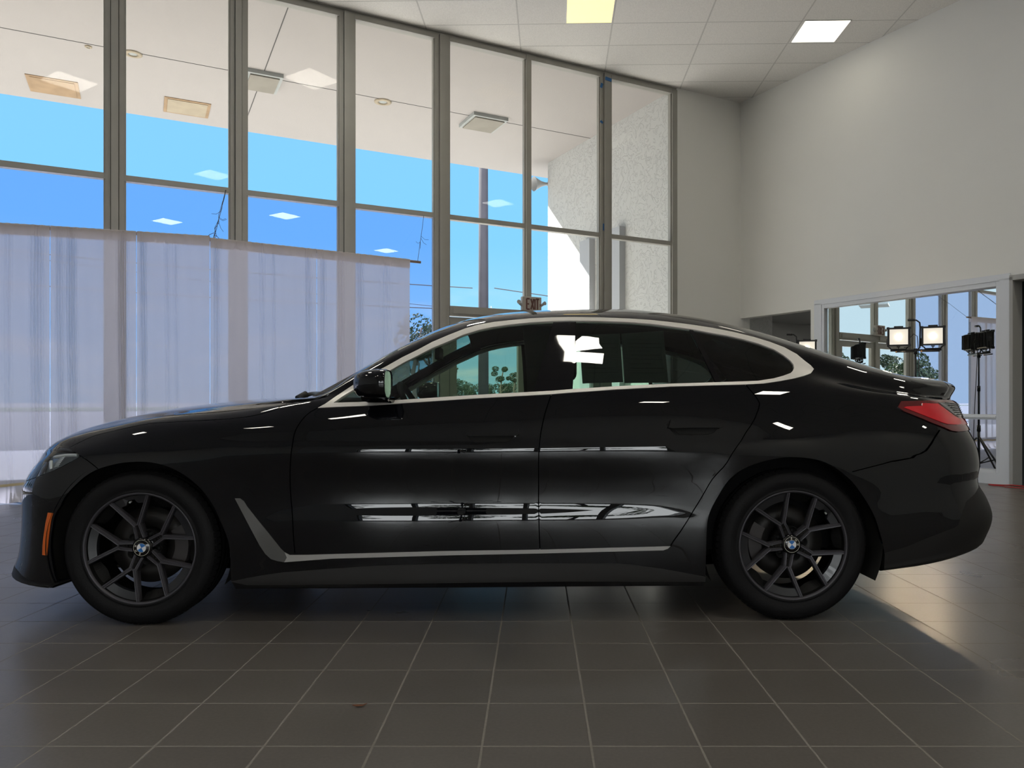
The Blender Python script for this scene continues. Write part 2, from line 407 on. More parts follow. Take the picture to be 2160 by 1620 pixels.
# right wall: passage opening at the corner, office glass, dark doorway
mb = MB(); T = .16
OS = 1.422
mb.box(WR, -.02, OS, -T, 0, 2.33, H)                      # above the passage
mb.box(WR, OS, 1.60, -T, 0, -.1, H)                       # pier
mb.box(WR, 1.60, 4.16, -T, 0, 2.37, H)
mb.box(WR, 1.60, 4.16, -T, 0, -.1, .10)
mb.box(WR, 4.16, 4.295, -T, 0, -.1, H)
mb.box(WR, 4.295, 5.25, -T, 0, 2.37, H)
mb.box(WR, 5.25, SL+.1, -T, 0, -.1, H)
structure(mb.build('wall_right', M['wall']))
# office window: white frame, tall pane over a low pane
mb = MB()
mb.box(WR, 1.50, 1.63, 0, .022, .0, 2.40); mb.box(WR, 4.155, 4.27, 0, .022, .0, 2.40)
mb.box(WR, 1.50, 4.27, 0, .022, 2.375, 2.45)
mb.box(WR, 1.60, 4.16, 0, .022, .0, .13)
mb.box(WR, 1.60, 1.672, -.10, .012, .13, 2.375); mb.box(WR, 4.112, 4.16, -.10, .012, .13, 2.375)
mb.box(WR, 1.672, 4.112, -.10, .012, 2.318, 2.375); mb.box(WR, 1.672, 4.112, -.10, .012, .13, .165)
mb.box(WR, 1.672, 4.112, -.10, .012, .755, .815)
mb.box(WR, 1.672, 4.112, .012, .026, .775, .795)
fr = structure(mb.build(window(), M['white'], bevel=.003))
OG = lambda s_, d_, z_: WR(s_, d_-.03-(s_-1.67)*.0218, z_)
pn = MB(); pn.box(OG, 1.665, 4.118, -.008, .0, .81, 2.32); pn.build('pane', M['mirror'], fr)
pn = MB(); pn.box(OG, 1.665, 4.118, -.008, .0, .16, .76); pn.build('pane', M['mirror'], fr)
# doorway casing
mb = MB()
mb.box(WR, 4.27, 4.31, -T-.01, .03, 0, 2.40); mb.box(WR, 5.24, 5.30, -T-.01, .03, 0, 2.40); mb.box(WR, 4.27, 5.30, -T-.01, .03, 2.36, 2.42)
structure(mb.build('door_3', M['grey'], bevel=.003))
# rooms behind the right wall
mb = MB()
mb.box(WR, -2.2, 1.44, -4.6, -4.5, 0, 2.9); mb.box(WR, -2.3, -2.2, -4.6, -T, 0, 2.9)
mb.box(WR, 1.44, 1.54, -4.6, -T, 0, 2.9); mb.box(WR, -2.3, 1.54, -4.6, -T, 2.62, 2.7)
mb.box(WR, -2.2, -.02, -T, -.06, 0, 2.9)
structure(mb.build('wall_passage', M['grey']))
mb = MB()
mb.box(WR, 1.54, 7.5, -4.6, -4.5, 0, 2.9); mb.box(WR, 7.5, 7.6, -4.6, -T, 0, 2.9); mb.box(WR, 1.54, 7.6, -4.6, -T, 2.7, 2.8)
mb.box(WR, 4.2, 4.26, -4.5, -T, 0, 2.7)
structure(mb.build('wall_office', M['dark']))
mb = MB(); mb.box(WR, -2.3, 7.6, -4.6, 0.0, -.12, -.002); structure(mb.build('floor_office', M['dark']))

# ------------------------------------------------------------ outside: canopy soffit, wing wall, ground
SZ = 5.93
mb = MB(); mb.box(WP, -1.2, TL+4, .16, 5.33, SZ, SZ+.5); structure(mb.build('ceiling_canopy', M['stucco_plain']))
mb = MB()
mb.box(WP, -1.0, TL+4, 2.70, 2.712, SZ-.004, SZ+.01)
for t_ in (7.09, 14.3): mb.box(WP, t_, t_+.012, .2, 5.3, SZ-.004, SZ+.01)
structure(mb.build('trim_canopy', M['framedark']))
mb = MB(); mb.box(WP, -.9, 1.225, .2, 4.39, -.1, SZ); structure(mb.build('wall_outer', M['stucco']))
mb = MB()
mb.box(WP, 1.225, 1.345, 2.55, 2.90, -.1, 4.0); structure(mb.build('trim_outer', M['pilaster']))
mb = MB(); mb.box(WP, 1.225, 1.345, 1.55, 1.80, -.1, 4.03); structure(mb.build('trim_outer', M['pilaster']))
mb = MB(); mb.box(WW, -400, 400, -300, 400, -.5, -.125); structure(mb.build('ground', M['asphalt']))
mb = MB(); mb.box(WP, -3, 26, .2, 9.5, -.3, -.06); structure(mb.build('ground_paving', M['concrete']))
mb = MB(); mb.box(WP, -100, 200, 85, 140, -.3, -.08); structure(mb.build('ground_verge', M['grass']))

# canopy fixtures
SOF = lambda t, n, z: WP(t, n, SZ-z)
def soffit_plate(t0, t1, n0, n1, label, m, depth=.02, framed=False):
    e = empty('canopy_light', WP((t0+t1)/2, (n0+n1)/2, SZ)); inv = Matrix.Translation(-e.location)
    f = lambda t, n, z: inv @ SOF(t, n, z)
    mb = MB(); mb.box(f, t0-.03, t1+.03, n0-.03, n1+.03, 0, .012 if not framed else .06)
    mb.build('panel_frame', M['galv'] if framed else M['rust'], e)
    mb = MB(); mb.box(f, t0+.02, t1-.02, n0+.02, n1-.02, .01, depth+(.06 if framed else 0)); mb.build('cover_plate', m, e)
    tag(e, label, 'ceiling fixture', 'rectangular fixtures in the canopy soffit')
M['rust2'] = mat('cream_plate', (.40, .34, .25), .8, noise=.2, nscale=5)
M['plate3'] = mat('weathered_lens', (.27, .25, .21), .7, noise=.2, nscale=4)
soffit_plate(9.64, 10.27, 4.28, 4.93, 'rust-stained square cover in the canopy soffit, leftmost in the view', M['rust'])
soffit_plate(7.73, 8.37, 4.25, 4.90, 'cream square cover with thin rusty edges in the canopy soffit', M['rust2'])
soffit_plate(6.85, 7.31, 2.50, 3.14, 'grey-framed canopy light partly behind the mullion, left of the round grilles', M['plate3'], framed=True)
soffit_plate(3.07, 3.66, 2.52, 3.15, 'grey-framed square canopy light nearest the stucco wall', M['plate3'], framed=True)
def soffit_round(t, n, r, label):
    e = empty('soffit_speaker', WP(t, n, SZ)); mb = MB()
    mb.lathe([(0, -.004), (r*.55, -.004), (r*.55, -.02), (r, -.016), (r, 0)], WW, 40)
    mb.build('bezel', M['rust2'], e)
    mb = MB(); mb.lathe([(0, -.006), (r*.3, -.012), (r*.5, -.006), (r*.5, 0)], WW, 40); mb.build('grille', M['galv'], e)
    tag(e, label, 'ceiling speaker', 'round grilles in the canopy soffit')
soffit_round(8.84, 2.75, .12, 'round rusty-rimmed grille in the canopy soffit beside the second mullion')
soffit_round(5.19, 2.80, .14, 'round beige-rimmed grille in the canopy soffit left of the square grey light')
soffit_round(9.39, 2.79, .045, 'tiny round sensor in the canopy soffit seam')
# horn on the end of the wing wall
e = empty('horn_speaker', WP(1.15, 4.46, 5.52)); mb = MB()
d_ = Vector((AX, AY, -.12)).normalized()
mb.tube([Vector((0, 0, 0)), d_*.10, d_*.2, d_*.3, d_*.37], [.03, .035, .06, .11, .15], 20, caps=False)
mb.build('horn', M['spk'], e)
mb = MB(); mb.box(WW, -.04, .04, -.05, .06, -.05, .05); mb.tube([Vector((0, 0, 0)), Vector((-AX*.02-NX*.05, -AY*.02-NY*.05, 0))], .03, 8); mb.build('bracket', M['galv'], e)
tag(e, 'grey flared horn loudspeaker on the outer end of the stucco wall', 'loudspeaker')

# utility pole and wires
e = empty('utility_pole', (-1.95, 28, -.12)); mb = MB(); mb.tube([(0,0,0), (0,0,13)], [.20, .16], 14); mb.build('pole', M['pole'], e)
mb = MB(); mb.box(WW, -1.1, 1.1, -.06, .06, 11.8, 11.95); mb.build('crossarm', M['pole'], e)
mb = MB(); mb.box(WW, .17, .30, -.03, .03, 4.35, 4.38); mb.box(WW, .27, .30, -.03, .03, 4.38, 4.6); mb.build('bracket', M['galv'], e)
tag(e, 'tall weathered wooden utility pole standing outside beyond the glass', 'utility pole')
def wire(a, b, sag, r, label):
    a = Vector(a); b = Vector(b); pts = []
    for k in range(25):
        u = k/24; p = a.lerp(b, u); p.z -= sag*4*u*(1-u); pts.append(p)
    o = MB().tube(pts, r, 6, caps=False).build('power_line', M['wire']); tag(o, label, 'power line', 'overhead wires outside')
wire((-40, 28, 9.3), (-2.35, 28, 5.15), .5, .018, 'highest overhead wire running from the left towards the utility pole')
wire((-40, 28, 7.6), (-2.35, 28, 4.35), .5, .018, 'lower overhead wire running from the left towards the utility pole')
wire((-1.55, 28, 5.15), (30, 30, 1.9), .3, .018, 'overhead wire dropping to the right of the utility pole')
wire((-1.55, 28, 4.2), (28, 30, 1.6), .3, .014, 'lower thin wire dropping to the right of the utility pole')
wire((-60, 35, 13.5), (10, 60, 7), 1.2, .02, 'distant wire crossing the sky behind the pole')

# trees
def tree(loc, h, r, seed, label, m, pine=False):
    rr = random.Random(seed); e = empty('tree', loc); mb = MB()
    mb.tube([(0,0,0), (.05*h*rr.uniform(-1,1), 0, h*.45), (.04*h, 0, h*.85)], [h*.03, h*.02, h*.008], 7)
    for k in range(5):
        an = rr.uniform(0, 6.3); z0 = h*rr.uniform(.35, .7)
        mb.tube([(0, 0, z0), (math.cos(an)*r*.6, math.sin(an)*r*.6, z0+h*.15)], [h*.012, h*.004], 5)
    mb.build('trunk', M['bark'], e)
    mb = MB(); clumps = []
    for k in range(9 if not pine else 7):
        an = rr.uniform(0, 6.3); d = r*rr.uniform(0, .75)
        clumps.append((math.cos(an)*d, math.sin(an)*d, h*(rr.uniform(.45, .88) if not pine else rr.uniform(.65, .95)), r*rr.uniform(.3, .5)*(1 if not pine else .7)))
    for k in range(2600):
        cx, cy_, cz, cr_ = rr.choice(clumps)
        while True:
            p = Vector((rr.uniform(-1,1), rr.uniform(-1,1), rr.uniform(-1,1)))
            if p.length < 1: break
        p = p.normalized()*(p.length**.4)
        p = Vector((cx, cy_, cz))+Vector((p.x*cr_, p.y*cr_, p.z*cr_*.75))
        s = r*rr.uniform(.03, .06); n = Vector((rr.uniform(-1,1), rr.uniform(-1,1), rr.uniform(-.3,1))).normalized()
        x = n.orthogonal().normalized(); y = n.cross(x)
        mb.add([p-x*s, p-y*s*.6, p+x*s, p+y*s*.6], [(0,1,2,3)])
    mb.build('crown', m, e, normals=False); tag(e, label, 'tree', 'trees beyond the glass'); return e
def at_px(x, D): return ((x-1131)/1598*D, D, -.12)
tree(at_px(880, 36), 5.4, 1.7, 1, 'bushy tree low beside the right end of the curtain', M['leaf'])
tree(at_px(906, 46), 5.8, 1.5, 2, 'dark tree against the wide mullion right of the curtain', M['leaf'])
tree(at_px(1058, 150), 8.2, 2.3, 3, 'tall thin-crowned tree seen through the front car window', M['leaf'], True)
tree(at_px(1086, 158), 7.9, 2.2, 4, 'umbrella-shaped tree seen through the front car window, right of the tallest', M['leaf'], True)
tree(at_px(1110, 166), 9.2, 2.4, 5, 'tree half cut off by the door pillar in the front car window', M['leaf'])
for k, (x, D, h_) in enumerate(((962, 190, 6.2), (992, 225, 6.0), (1030, 240, 6.5), (1068, 215, 6.2), (1100, 250, 7.5), (1135, 185, 5.2), (1262, 200, 6.0))):
    tree(at_px(x, D), h_, 4.2, 10+k, 'low dark tree in the far treeline, '+('leftmost in the front car window', 'second from the left in the front car window', 'behind the utility pole', 'under the tall thin trees', 'at the door pillar', 'hidden by the door pillar', 'below the rear car window')[k], M['leaf'])
for k, (x, y, h) in enumerate(((-50, 17.5, 5.6), (-56, 12.0, 5.2), (-64, 21, 6.0), (-44, 25.5, 4.6), (-72, 14, 6.2), (-58, 29, 5), (-80, 23, 6))):
    tree((x, y, -.12), h, 2.6, 40+k, 'sunlit green tree mirrored in the office glass'+['', ', pale crown', ', tall', ', low', ', far', ', round', ', farthest'][k], M['leaf2'] if k % 2 else M['leaf'])
for k, (x, y, h) in enumerate(((-8, -30, 6), (-2, -34, 7), (4, -33, 6), (10, -31, 7), (-14, -27, 6.5))):
    tree((x, y, -.12), h, 3, 60+k, 'tree outside behind the camera, '+('left', 'middle', 'near right', 'far right', 'far left')[k]+' of the row mirrored in the car door', M['leaf2'])
# lamp post seen in the office glass
e = empty('street_light', (-40, 13.6, -.12)); mb = MB(); mb.tube([(0,0,0), (0,0,7.6)], .09, 8); mb.build('pole', M['galv'], e)
mb = MB(); mb.box(WW, -.9, .9, -.9, .9, 7.5, 7.62); mb.build('lamp_head', M['galv'], e); tag(e, 'thin car park lamp post mirrored in the office glass', 'street light')
# ------------------------------------------------------------ ceiling lights
def ceiling_light(x, y, label, group=None, m='diff'):
    e = empty('ceiling_light', (x, y, H), math.radians(-1.3)); a = .300
    mb = MB()
    for s in (-1, 1):
        mb.box(WW, -a, a, s*a-(.012 if s > 0 else -0), s*a+(0 if s > 0 else .012), -.008, .02)
        mb.box(WW, s*a-(.012 if s > 0 else 0), s*a+(0 if s > 0 else .012), -a, a, -.008, .02)
    mb.build('frame', M['lamp_frame'], e)
    mb = MB(); mb.box(WW, -a+.012, a-.012, -a+.012, a-.012, -.006, .0); mb.build('diffuser', M[m], e)
    tag(e, label, 'ceiling light', group)
ceiling_light(.675, 9.505, 'square ceiling panel glowing deep yellow', m='diffy')
ceiling_light(3.76, 10.03, 'square ceiling panel glowing warm white, near the right wall', m='diffw')
for k, (x, y, q) in enumerate(((-1.33, 7.53, 'above the car roof'), (3.79, 0.0, 'beside the camera'), (2.35, -3.15, 'behind the camera'), (.62, 1.8, 'overhead of the camera'), (-3.4, 4.4, 'over the bonnet'), (6.0, 5.4, 'by the office wall'), (-6.2, 1.0, 'at the far left'), (-2.6, -2.2, 'behind left'), (5.6, -4.6, 'at the back right'), (-5.0, -5.0, 'at the back left'), (8.6, -1.2, 'by the far right wall'))):
    ceiling_light(x, y, 'white ceiling panel light '+q+', seen only as a reflection', 'ceiling lights out of the frame')

e = empty('ceiling_light', WR(.6, -3.2, 2.62), math.atan2(BY, BX)); mb = MB(); mb.box(WW, -.3, .3, -.6, .6, -.03, -.002); mb.build('frame', M['lamp_frame'], e)  # added lamp, kept out of view, that brightens the passage
mb = MB(); mb.box(WW, -.28, .28, -.58, .58, -.036, -.03); mb.build('diffuser', M['fillp'], e)
tag(e, 'unseen flat fill light added to brighten the side passage', 'ceiling light')
# ------------------------------------------------------------ curtains on rods in front of the glass
OFF = -.78
def rod(t0, z0, t1, z1, label):
    mb = MB(); mb.tube([WP(t0, OFF, z0), WP((t0+t1)/2, OFF, (z0+z1)/2-.005), WP(t1, OFF, z1)], .016, 10)
    o = mb.build('curtain_rod', M['rod']); tag(o, label, 'curtain rod', 'curtain rods in front of the glass'); return o
rod(11.2, 2.60, 8.09, 2.700, 'brown curtain rod carrying the left curtains, ending above the bonnet')
rod(8.10, 2.682, 5.76, 2.640, 'brown curtain rod with a bare end right of the last curtain')
def rodz(t): return 2.60+(11.2-t)/(11.2-8.09)*.10 if t > 8.09 else 2.682-(8.10-t)/(8.10-5.76)*.042
def curtain(t0, t1, gathers, seed, label):
    """t0 < t1; gathers: (t, width, folds) bunches of cloth, flat in between"""
    rr = random.Random(seed); n = int((t1-t0)/.006); nz_ = 46
    vs = []; fs = []
    def prof(t, h):
        y = .006*math.sin(t*9+seed+h*.5)+.0012*math.sin(t*47+h*1.2)
        for g, w, fo, amp in gathers:
            q = (t-g-.02*math.sin(h*1.3+seed)*h/2.6)/w
            if abs(q) < 1:
                e_ = (math.cos(q*math.pi)+1)/2
                y += amp*e_*math.sin(q*fo*math.pi+.35*math.sin(h*2+g*5))*(1-.25*h/2.6)
        return y
    for i in range(n+1):
        t = t0+(t1-t0)*i/n; zt = rodz(t)+.018
        sag = 0
        for g, w, fo, amp in gathers: sag += .0
        for j in range(nz_+1):
            h = j/nz_
            z = zt*(1-h)
            dz = h*2.6
            y = prof(t, dz)
            if h < .022: y = y*.3
            if z < .10: y += -(.10-z)*.55*(1+.5*math.sin(t*31))      # cloth pooling on the floor
            vs.append(WP(t, OFF-.02+y, max(z, .012+.006*math.sin(t*40))))
    for i in range(n):
        for j in range(nz_): fs.append((i*(nz_+1)+j, (i+1)*(nz_+1)+j, (i+1)*(nz_+1)+j+1, i*(nz_+1)+j+1))
    mb = MB(); mb.add(vs, fs, 0, True); o = mb.build('curtain', M['cloth'], normals=False)
    # header casing folded over the rod, and the bottom hem, as doubled strips
    hd = MB(); vs = []; m_ = max(20, int((t1-t0)/.02))
    for i in range(m_+1):
        t = t0+(t1-t0)*i/m_; zr = rodz(t)
        for dy, dz in ((-.022, -.085), (-.024, .0), (-.012, .022), (.012, .022), (.024, 0), (.022, -.085)):
            vs.append(WP(t, OFF+dy+.003*math.sin(t*70), zr+dz+.002*math.sin(t*90)))
    fs = [(i*6+j, (i+1)*6+j, (i+1)*6+j+1, i*6+j+1) for i in range(m_) for j in range(5)]
    hd.add(vs, fs, 0, True); hd.build('header', M['cloth'], o, normals=False)
    hm = MB(); vs = []
    for i in range(m_+1):
        t = t0+(t1-t0)*i/m_
        for z in (.19, .165): vs.append(WP(t, OFF-.027+prof(t, 2.45)-.004, z+.006*math.sin(t*13+seed)))
    hm.add(vs, [(2*i, 2*i+2, 2*i+3, 2*i+1) for i in range(m_)], 0, True); hm.build('hem', M['hem'], o, normals=False)
    tag(o, label, 'curtain', 'sheer curtains in front of the glass')
M['hem'] = mat('hem_stitching', (.55, .45, .28), .8)
curtain(9.52, 11.1, [(9.62, .09, 7, .020), (9.85, .05, 3, .012), (10.5, .2, 5, .01)], 1, 'white sheer curtain at the left edge of the view')
curtain(8.78, 9.515, [(9.44, .05, 5, .018), (9.34, .07, 7, .024), (8.90, .07, 7, .022)], 2, 'white sheer curtain, tightly gathered beside a thin slit of daylight')
curtain(8.093, 8.775, [(8.72, .05, 5, .02), (8.50, .04, 3, .010), (8.42, .03, 2, .012)], 3, 'white sheer curtain behind the middle of the bonnet, ending at the wire tangle')
curtain(6.99, 8.088, [(8.03, .05, 4, .016), (7.57, .05, 3, .010), (7.45, .03, 2, .012), (7.08, .06, 4, .016)], 4, 'white sheer curtain hanging behind the windscreen base')
curtain(5.90, 6.985, [(6.92, .05, 4, .014), (6.72, .08, 5, .010), (6.50, .07, 5, .018), (6.2, .10, 5, .009)], 5, 'rightmost white sheer curtain with a straight outer edge')
# wires holding the rods
def strands(base, top, n, seed, label):
    rr = random.Random(seed); mb = MB(); base = Vector(base); top = Vector(top)
    for k in range(n):
        pts = []
        for i in range(9):
            u = i/8; p = base.lerp(top, u)
            p += Vector((AX, AY, 0))*(rr.uniform(-1, 1)*.018*(1.4-u)*(k > 0))+Vector((0, 0, rr.uniform(-.01, .01)))
            pts.append(p)
        mb.tube(pts, .0028, 5)
    lp = [base+Vector((AX, AY, 0))*(.06*math.cos(a*.5)+.012*math.sin(a*1.7))+Vector((0, 0, .02+.07*math.sin(a*.5)+.01*math.cos(a*2.3))) for a in range(11)]
    
    if n > 1: mb.tube(lp, .003, 5)
    for k in range(4):
        p = base.lerp(top, rr.uniform(.1, .6)); q = p+Vector((AX, AY, 0))*rr.uniform(-.12, .12)+Vector((0, 0, rr.uniform(-.12, .02)))
        mb.tube([p, p.lerp(q, .5)+Vector((0, 0, -.02)), q], .002, 4)
    o = mb.build('hanging_wire', M['wire']); tag(o, label, 'wire')
strands(WP(8.06, OFF, 2.66), WP(7.86, 0.0, 3.42), 3, 3, 'dark tangled wire tying two curtain rods to the window bar')
strands(WP(5.80, OFF, 2.64), WP(5.45, 0.0, 3.40), 1, 4, 'thin dark wire holding up the bare rod end')

# ------------------------------------------------------------ exit sign over the doors
e = empty('exit_sign', WP(3.90, -.06, 2.33), math.atan2(AY, AX)+math.pi)
mb = MB(); w_ = .15
mb.box(WW, -w_, w_, -.035, .035, -.10, .10); mb.build('housing', M['exit_face'], e, bevel=.012)
mb = MB(); mb.box(WW, -.03, .03, .035, .06, -.06, .06); mb.build('wall_bracket', M['exit_face'], e)
mb = MB()
def stroke(x0, z0, x1, z1, w=.011):
    d = Vector((x1-x0, 0, z1-z0)).normalized(); n_ = Vector((-d.z, 0, d.x))*w
    a = Vector((x0, 0, z0)); b = Vector((x1, 0, z1))
    vs = [p+Vector((0, y, 0)) for y in (-.0385, -.034) for p in (a-n_, b-n_, b+n_, a+n_)]
    mb.add(vs, [(0,1,2,3),(7,6,5,4),(0,4,5,1),(1,5,6,2),(2,6,7,3),(3,7,4,0)])
zt, zb = .068, -.078; zm = (zt+zb)/2
x = -.088; stroke(x, zb, x, zt); stroke(x, zt, x+.046, zt); stroke(x, zm, x+.038, zm); stroke(x, zb, x+.046, zb)
x = -.022; stroke(x, zb, x+.046, zt); stroke(x, zt, x+.046, zb)
x = .042; stroke(x, zb, x, zt)
x = .082; stroke(x, zb, x, zt); stroke(x-.024, zt, x+.024, zt)
stroke(.118, .0, .135, -.014, .005); stroke(.118, -.028, .135, -.014, .005)
mb.build('letters', M['exit_red'], e)
for s in (-1, 1):
    mb = MB(); mb.tube([(s*w_*.95, 0, -.03), (s*(w_+.03), 0, .0), (s*(w_+.05), -.01, .02)], [.014, .018, .02], 12)
    mb.tube([(s*(w_+.045), .0, .015), (s*(w_+.055), -.03, .02)], [.022, .028], 14); mb.build('emergency_lamp', M['galv'], e)
tag(e, 'pale exit sign with two small lamp heads above the entrance doors', 'exit sign')

# ------------------------------------------------------------ blue tape left on the mullion
def tape(t, n, z, w, h, lab, ang=0):
    e = MB(); f = lambda x, y, z_: WP(t+x*math.cos(ang)-z_*math.sin(ang), n+y, z+x*math.sin(ang)+z_*math.cos(ang))
    e.box(f, -w/2, w/2, -.002, .002, -h/2, h/2); o = e.build('tape_strip', M['tape'])
    tag(o, lab, 'masking tape', 'scraps of blue tape on the mullion')
tape(2.60, -.034, 5.74, .11, .05, 'strip of blue tape at the very top of the mullion', .1)
tape(2.70, -.004, 5.64, .04, .07, 'small blue tape scrap just below the top strip', .3)
tape(2.70, -.004, 5.10, .05, .035, 'tiny blue tape scrap a third of the way down the mullion', .5)
tape(2.66, -.004, 3.55, .035, .10, 'upright blue tape scrap on the mullion near the transom')

# ------------------------------------------------------------ work lights on tripod stands
def head(e, hx, face, lit=True, tilt=0.0):
    """a square flood head at (hx, 0) of the stand, looking along -y of its own frame"""
    c, s = math.cos(face), math.sin(face)
    def f(x, y, z):
        y2 = y*math.cos(tilt)-z*math.sin(tilt); z2 = y*math.sin(tilt)+z*math.cos(tilt)
        return Vector((hx+x*c-y2*s, x*s+y2*c, z2+BAR+.165))
    w = .118; h = .105
    mb = MB(); mb.box(f, -w, w, -.02, .055, -h, h)
    for k in range(6): mb.box(f, -w*.85+k*w*.34-.004, -w*.85+k*w*.34+.004, .055, .085, -h*.9, h*.9)
    hd = mb.build('lamp_head', M['black'], e, bevel=.01)
    mb = MB()
    for a0, a1, b0, b1 in ((-w-.008, w+.008, h-.012, h+.008), (-w-.008, w+.008, -h-.008, -h+.012)): mb.box(f, a0, a1, -.034, -.018, b0, b1)
    for a0, a1 in ((-w-.008, -w+.016), (w-.016, w+.008)): mb.box(f, a0, a1, -.034, -.018, -h, h)
    for sx in (-1, 1):
        for sz in (-1, 1): mb.box(f, sx*w-.014, sx*w+.014, -.038, .0, sz*h-.014, sz*h+.014)
    mb.box(f, -.05, .05, -.02, .0, h+.008, h+.026); mb.box(f, -.05, -.038, -.02, .03, h, h+.02); mb.box(f, .038, .05, -.02, .03, h, h+.02)
    mb.build('bezel', M['black'], hd)
    mb = MB(); mb.box(f, -w+.015, w-.015, -.0225, -.02, -h+.013, h-.013); mb.build('lens', M['led_rim'], hd)
    mb = MB(); mb.lathe([(0, -.026), (.030, -.0255), (.034, -.0225)], lambda x, z, y: f(x, y, z), 20); mb.build('lamp_bulb', M['led'], hd)
    mb = MB()
    for sx in (-1, 1): mb.tube([f(sx*(w+.004), .02, -.02), f(sx*(w+.012), .02, -h), Vector((hx+sx*w*.75*c, sx*w*.75*s, BAR+.03)), Vector((hx+sx*w*.7*c, sx*w*.7*s, BAR+.012))], .008, 6)
    mb.tube([Vector((hx-w*.7*c, -w*.7*s, BAR+.016)), Vector((hx+w*.7*c, w*.7*s, BAR+.016))], .008, 6)
    mb.tube([Vector((hx, 0, BAR-.0)), Vector((hx, 0, BAR+.045))], .006, 6); mb.tube([Vector((hx-.02, 0, BAR+.045)), Vector((hx+.02, 0, BAR+.045))], .007, 6)
    mb.build('yoke', M['blackmetal'], hd)
BAR = 1.585
def work_light(x, y, rz, label, faces=(0.12, -.05), sp=.185):
    e = empty('work_light_stand', (x, y, 0), rz)
    mb = MB(); mb.tube([(0,0,.12), (0,0,.62)], .017, 12); mb.tube([(0,0,.6), (0,0,1.15)], .0135, 12); mb.tube([(0,0,1.1), (0,0,BAR)], .0105, 12)
    mb.tube([(0,0,.58), (0,0,.66)], .024, 12); mb.tube([(0,0,1.10), (0,0,1.17)], .020, 12); mb.build('pole', M['blackmetal'], e)
    mb = MB(); mb.tube([(-sp-.09,0,BAR), (sp+.09,0,BAR)], .011, 10); mb.tube([(0,0,BAR-.05), (0,0,BAR+.02)], .022, 12)
    mb.build('crossbar', M['blackmetal'], e)
    for s in (-1, 1):
        mb = MB(); mb.tube([(s*(sp-.05)-.07, -.04, BAR-.018), (s*(sp-.05)+.12, -.04, BAR-.018)], .008, 8); hk = mb.build('side_handle', M['black'], e)
        mb = MB(); mb.tube([(s*(sp-.05)-.085, -.04, BAR-.018), (s*(sp-.05)-.068, -.04, BAR-.018)], .009, 8); mb.build('handle_tip', M['brass'], hk)
    for k in range(3):
        a = math.radians(90+k*120+20); c, s = math.cos(a), math.sin(a)
        mb = MB(); mb.tube([(c*.02, s*.02, .50), (c*.52, s*.52, .02)], .012, 8); mb.tube([(c*.02, s*.02, .17), (c*.29, s*.29, .235)], .008, 6)
        lg = mb.build('leg', M['blackmetal'], e)
        mb = MB(); mb.tube([(c*.50, s*.50, .035), (c*.54, s*.54, .0)], .017, 8); mb.build('foot', M['black'], lg)
    mb = MB(); mb.tube([(.02,0,BAR), (.045,0,BAR+.03), (.05,0,BAR+.26), (.045,0,BAR+.33), (.01,0,BAR+.36), (-.06,0,BAR+.365)], .009, 8)
    mb.tube([(-.01,0,BAR+.362), (-.085,0,BAR+.365)], .014, 10); mb.build('carry_handle', M['black'], e)
    for hx, fa in ((-sp, faces[0]), (sp, faces[1])): head(e, hx, fa)
    mb = MB(); mb.tube([(-sp+.06, .03, BAR+.04), (-sp+.13, .04, BAR+.02), (-.07, .04, BAR+.14), (-.02, .03, BAR+.20), (.02, .03, BAR+.17), (.03, .03, BAR+.02), (.04, .05, BAR-.3), (.02, .07, .7), (.06, .1, .12), (.2, .3, .012), (.5, .5, .012)], .005, 6)
    mb.build('power_cable', M['wire'], e)
    tag(e, label, 'work light', 'tripod work lights'); return e
work_light(4.56, 9.106, math.radians(-24), 'black twin-head work light on a tripod in front of the office glass, both heads lit', faces=(.08, .0))
BAR = 1.545
work_light(3.60, 10.62, math.radians(-14), 'black tripod work light mostly hidden behind the sloping car roof', faces=(.05, -.05))
BAR = 1.50
work_light(-.62, -2.4, math.radians(-8), 'black tripod work light behind the camera, turned away, a silhouette in the front door', faces=(0, 0))
# red cable by the doorway
mb = MB(); mb.tube([WR(4.12, .18, .008), WR(4.25, .10, .008), WR(4.32, .03, .010), WR(4.6, .06, .008), WR(5.2, .04, .008)], .007, 6)
mb.tube([WR(4.14, .2, .008), WR(4.22, .24, .008), WR(4.30, .20, .008), WR(4.36, .27, .008), WR(4.7, .22, .008), WR(5.2, .3, .008)], .005, 6)
tag(mb.build('extension_cord', M['red']), 'red extension cord lying by the foot of the dark doorway', 'cord')
# dry leaf
mb = MB(); q = [(-.02, .0), (-.008, .006), (.012, .005), (.024, .012), (.014, -.003), (-.006, -.005)]
mb.prism(q, lambda x, y, h: Vector((-.565+x, 2.41+y, .004+h+.1*abs(x))), 0, .002)
tag(mb.build('fallen_leaf', M['dryleaf']), 'small brown dry leaf on the floor tiles in the foreground', 'leaf')
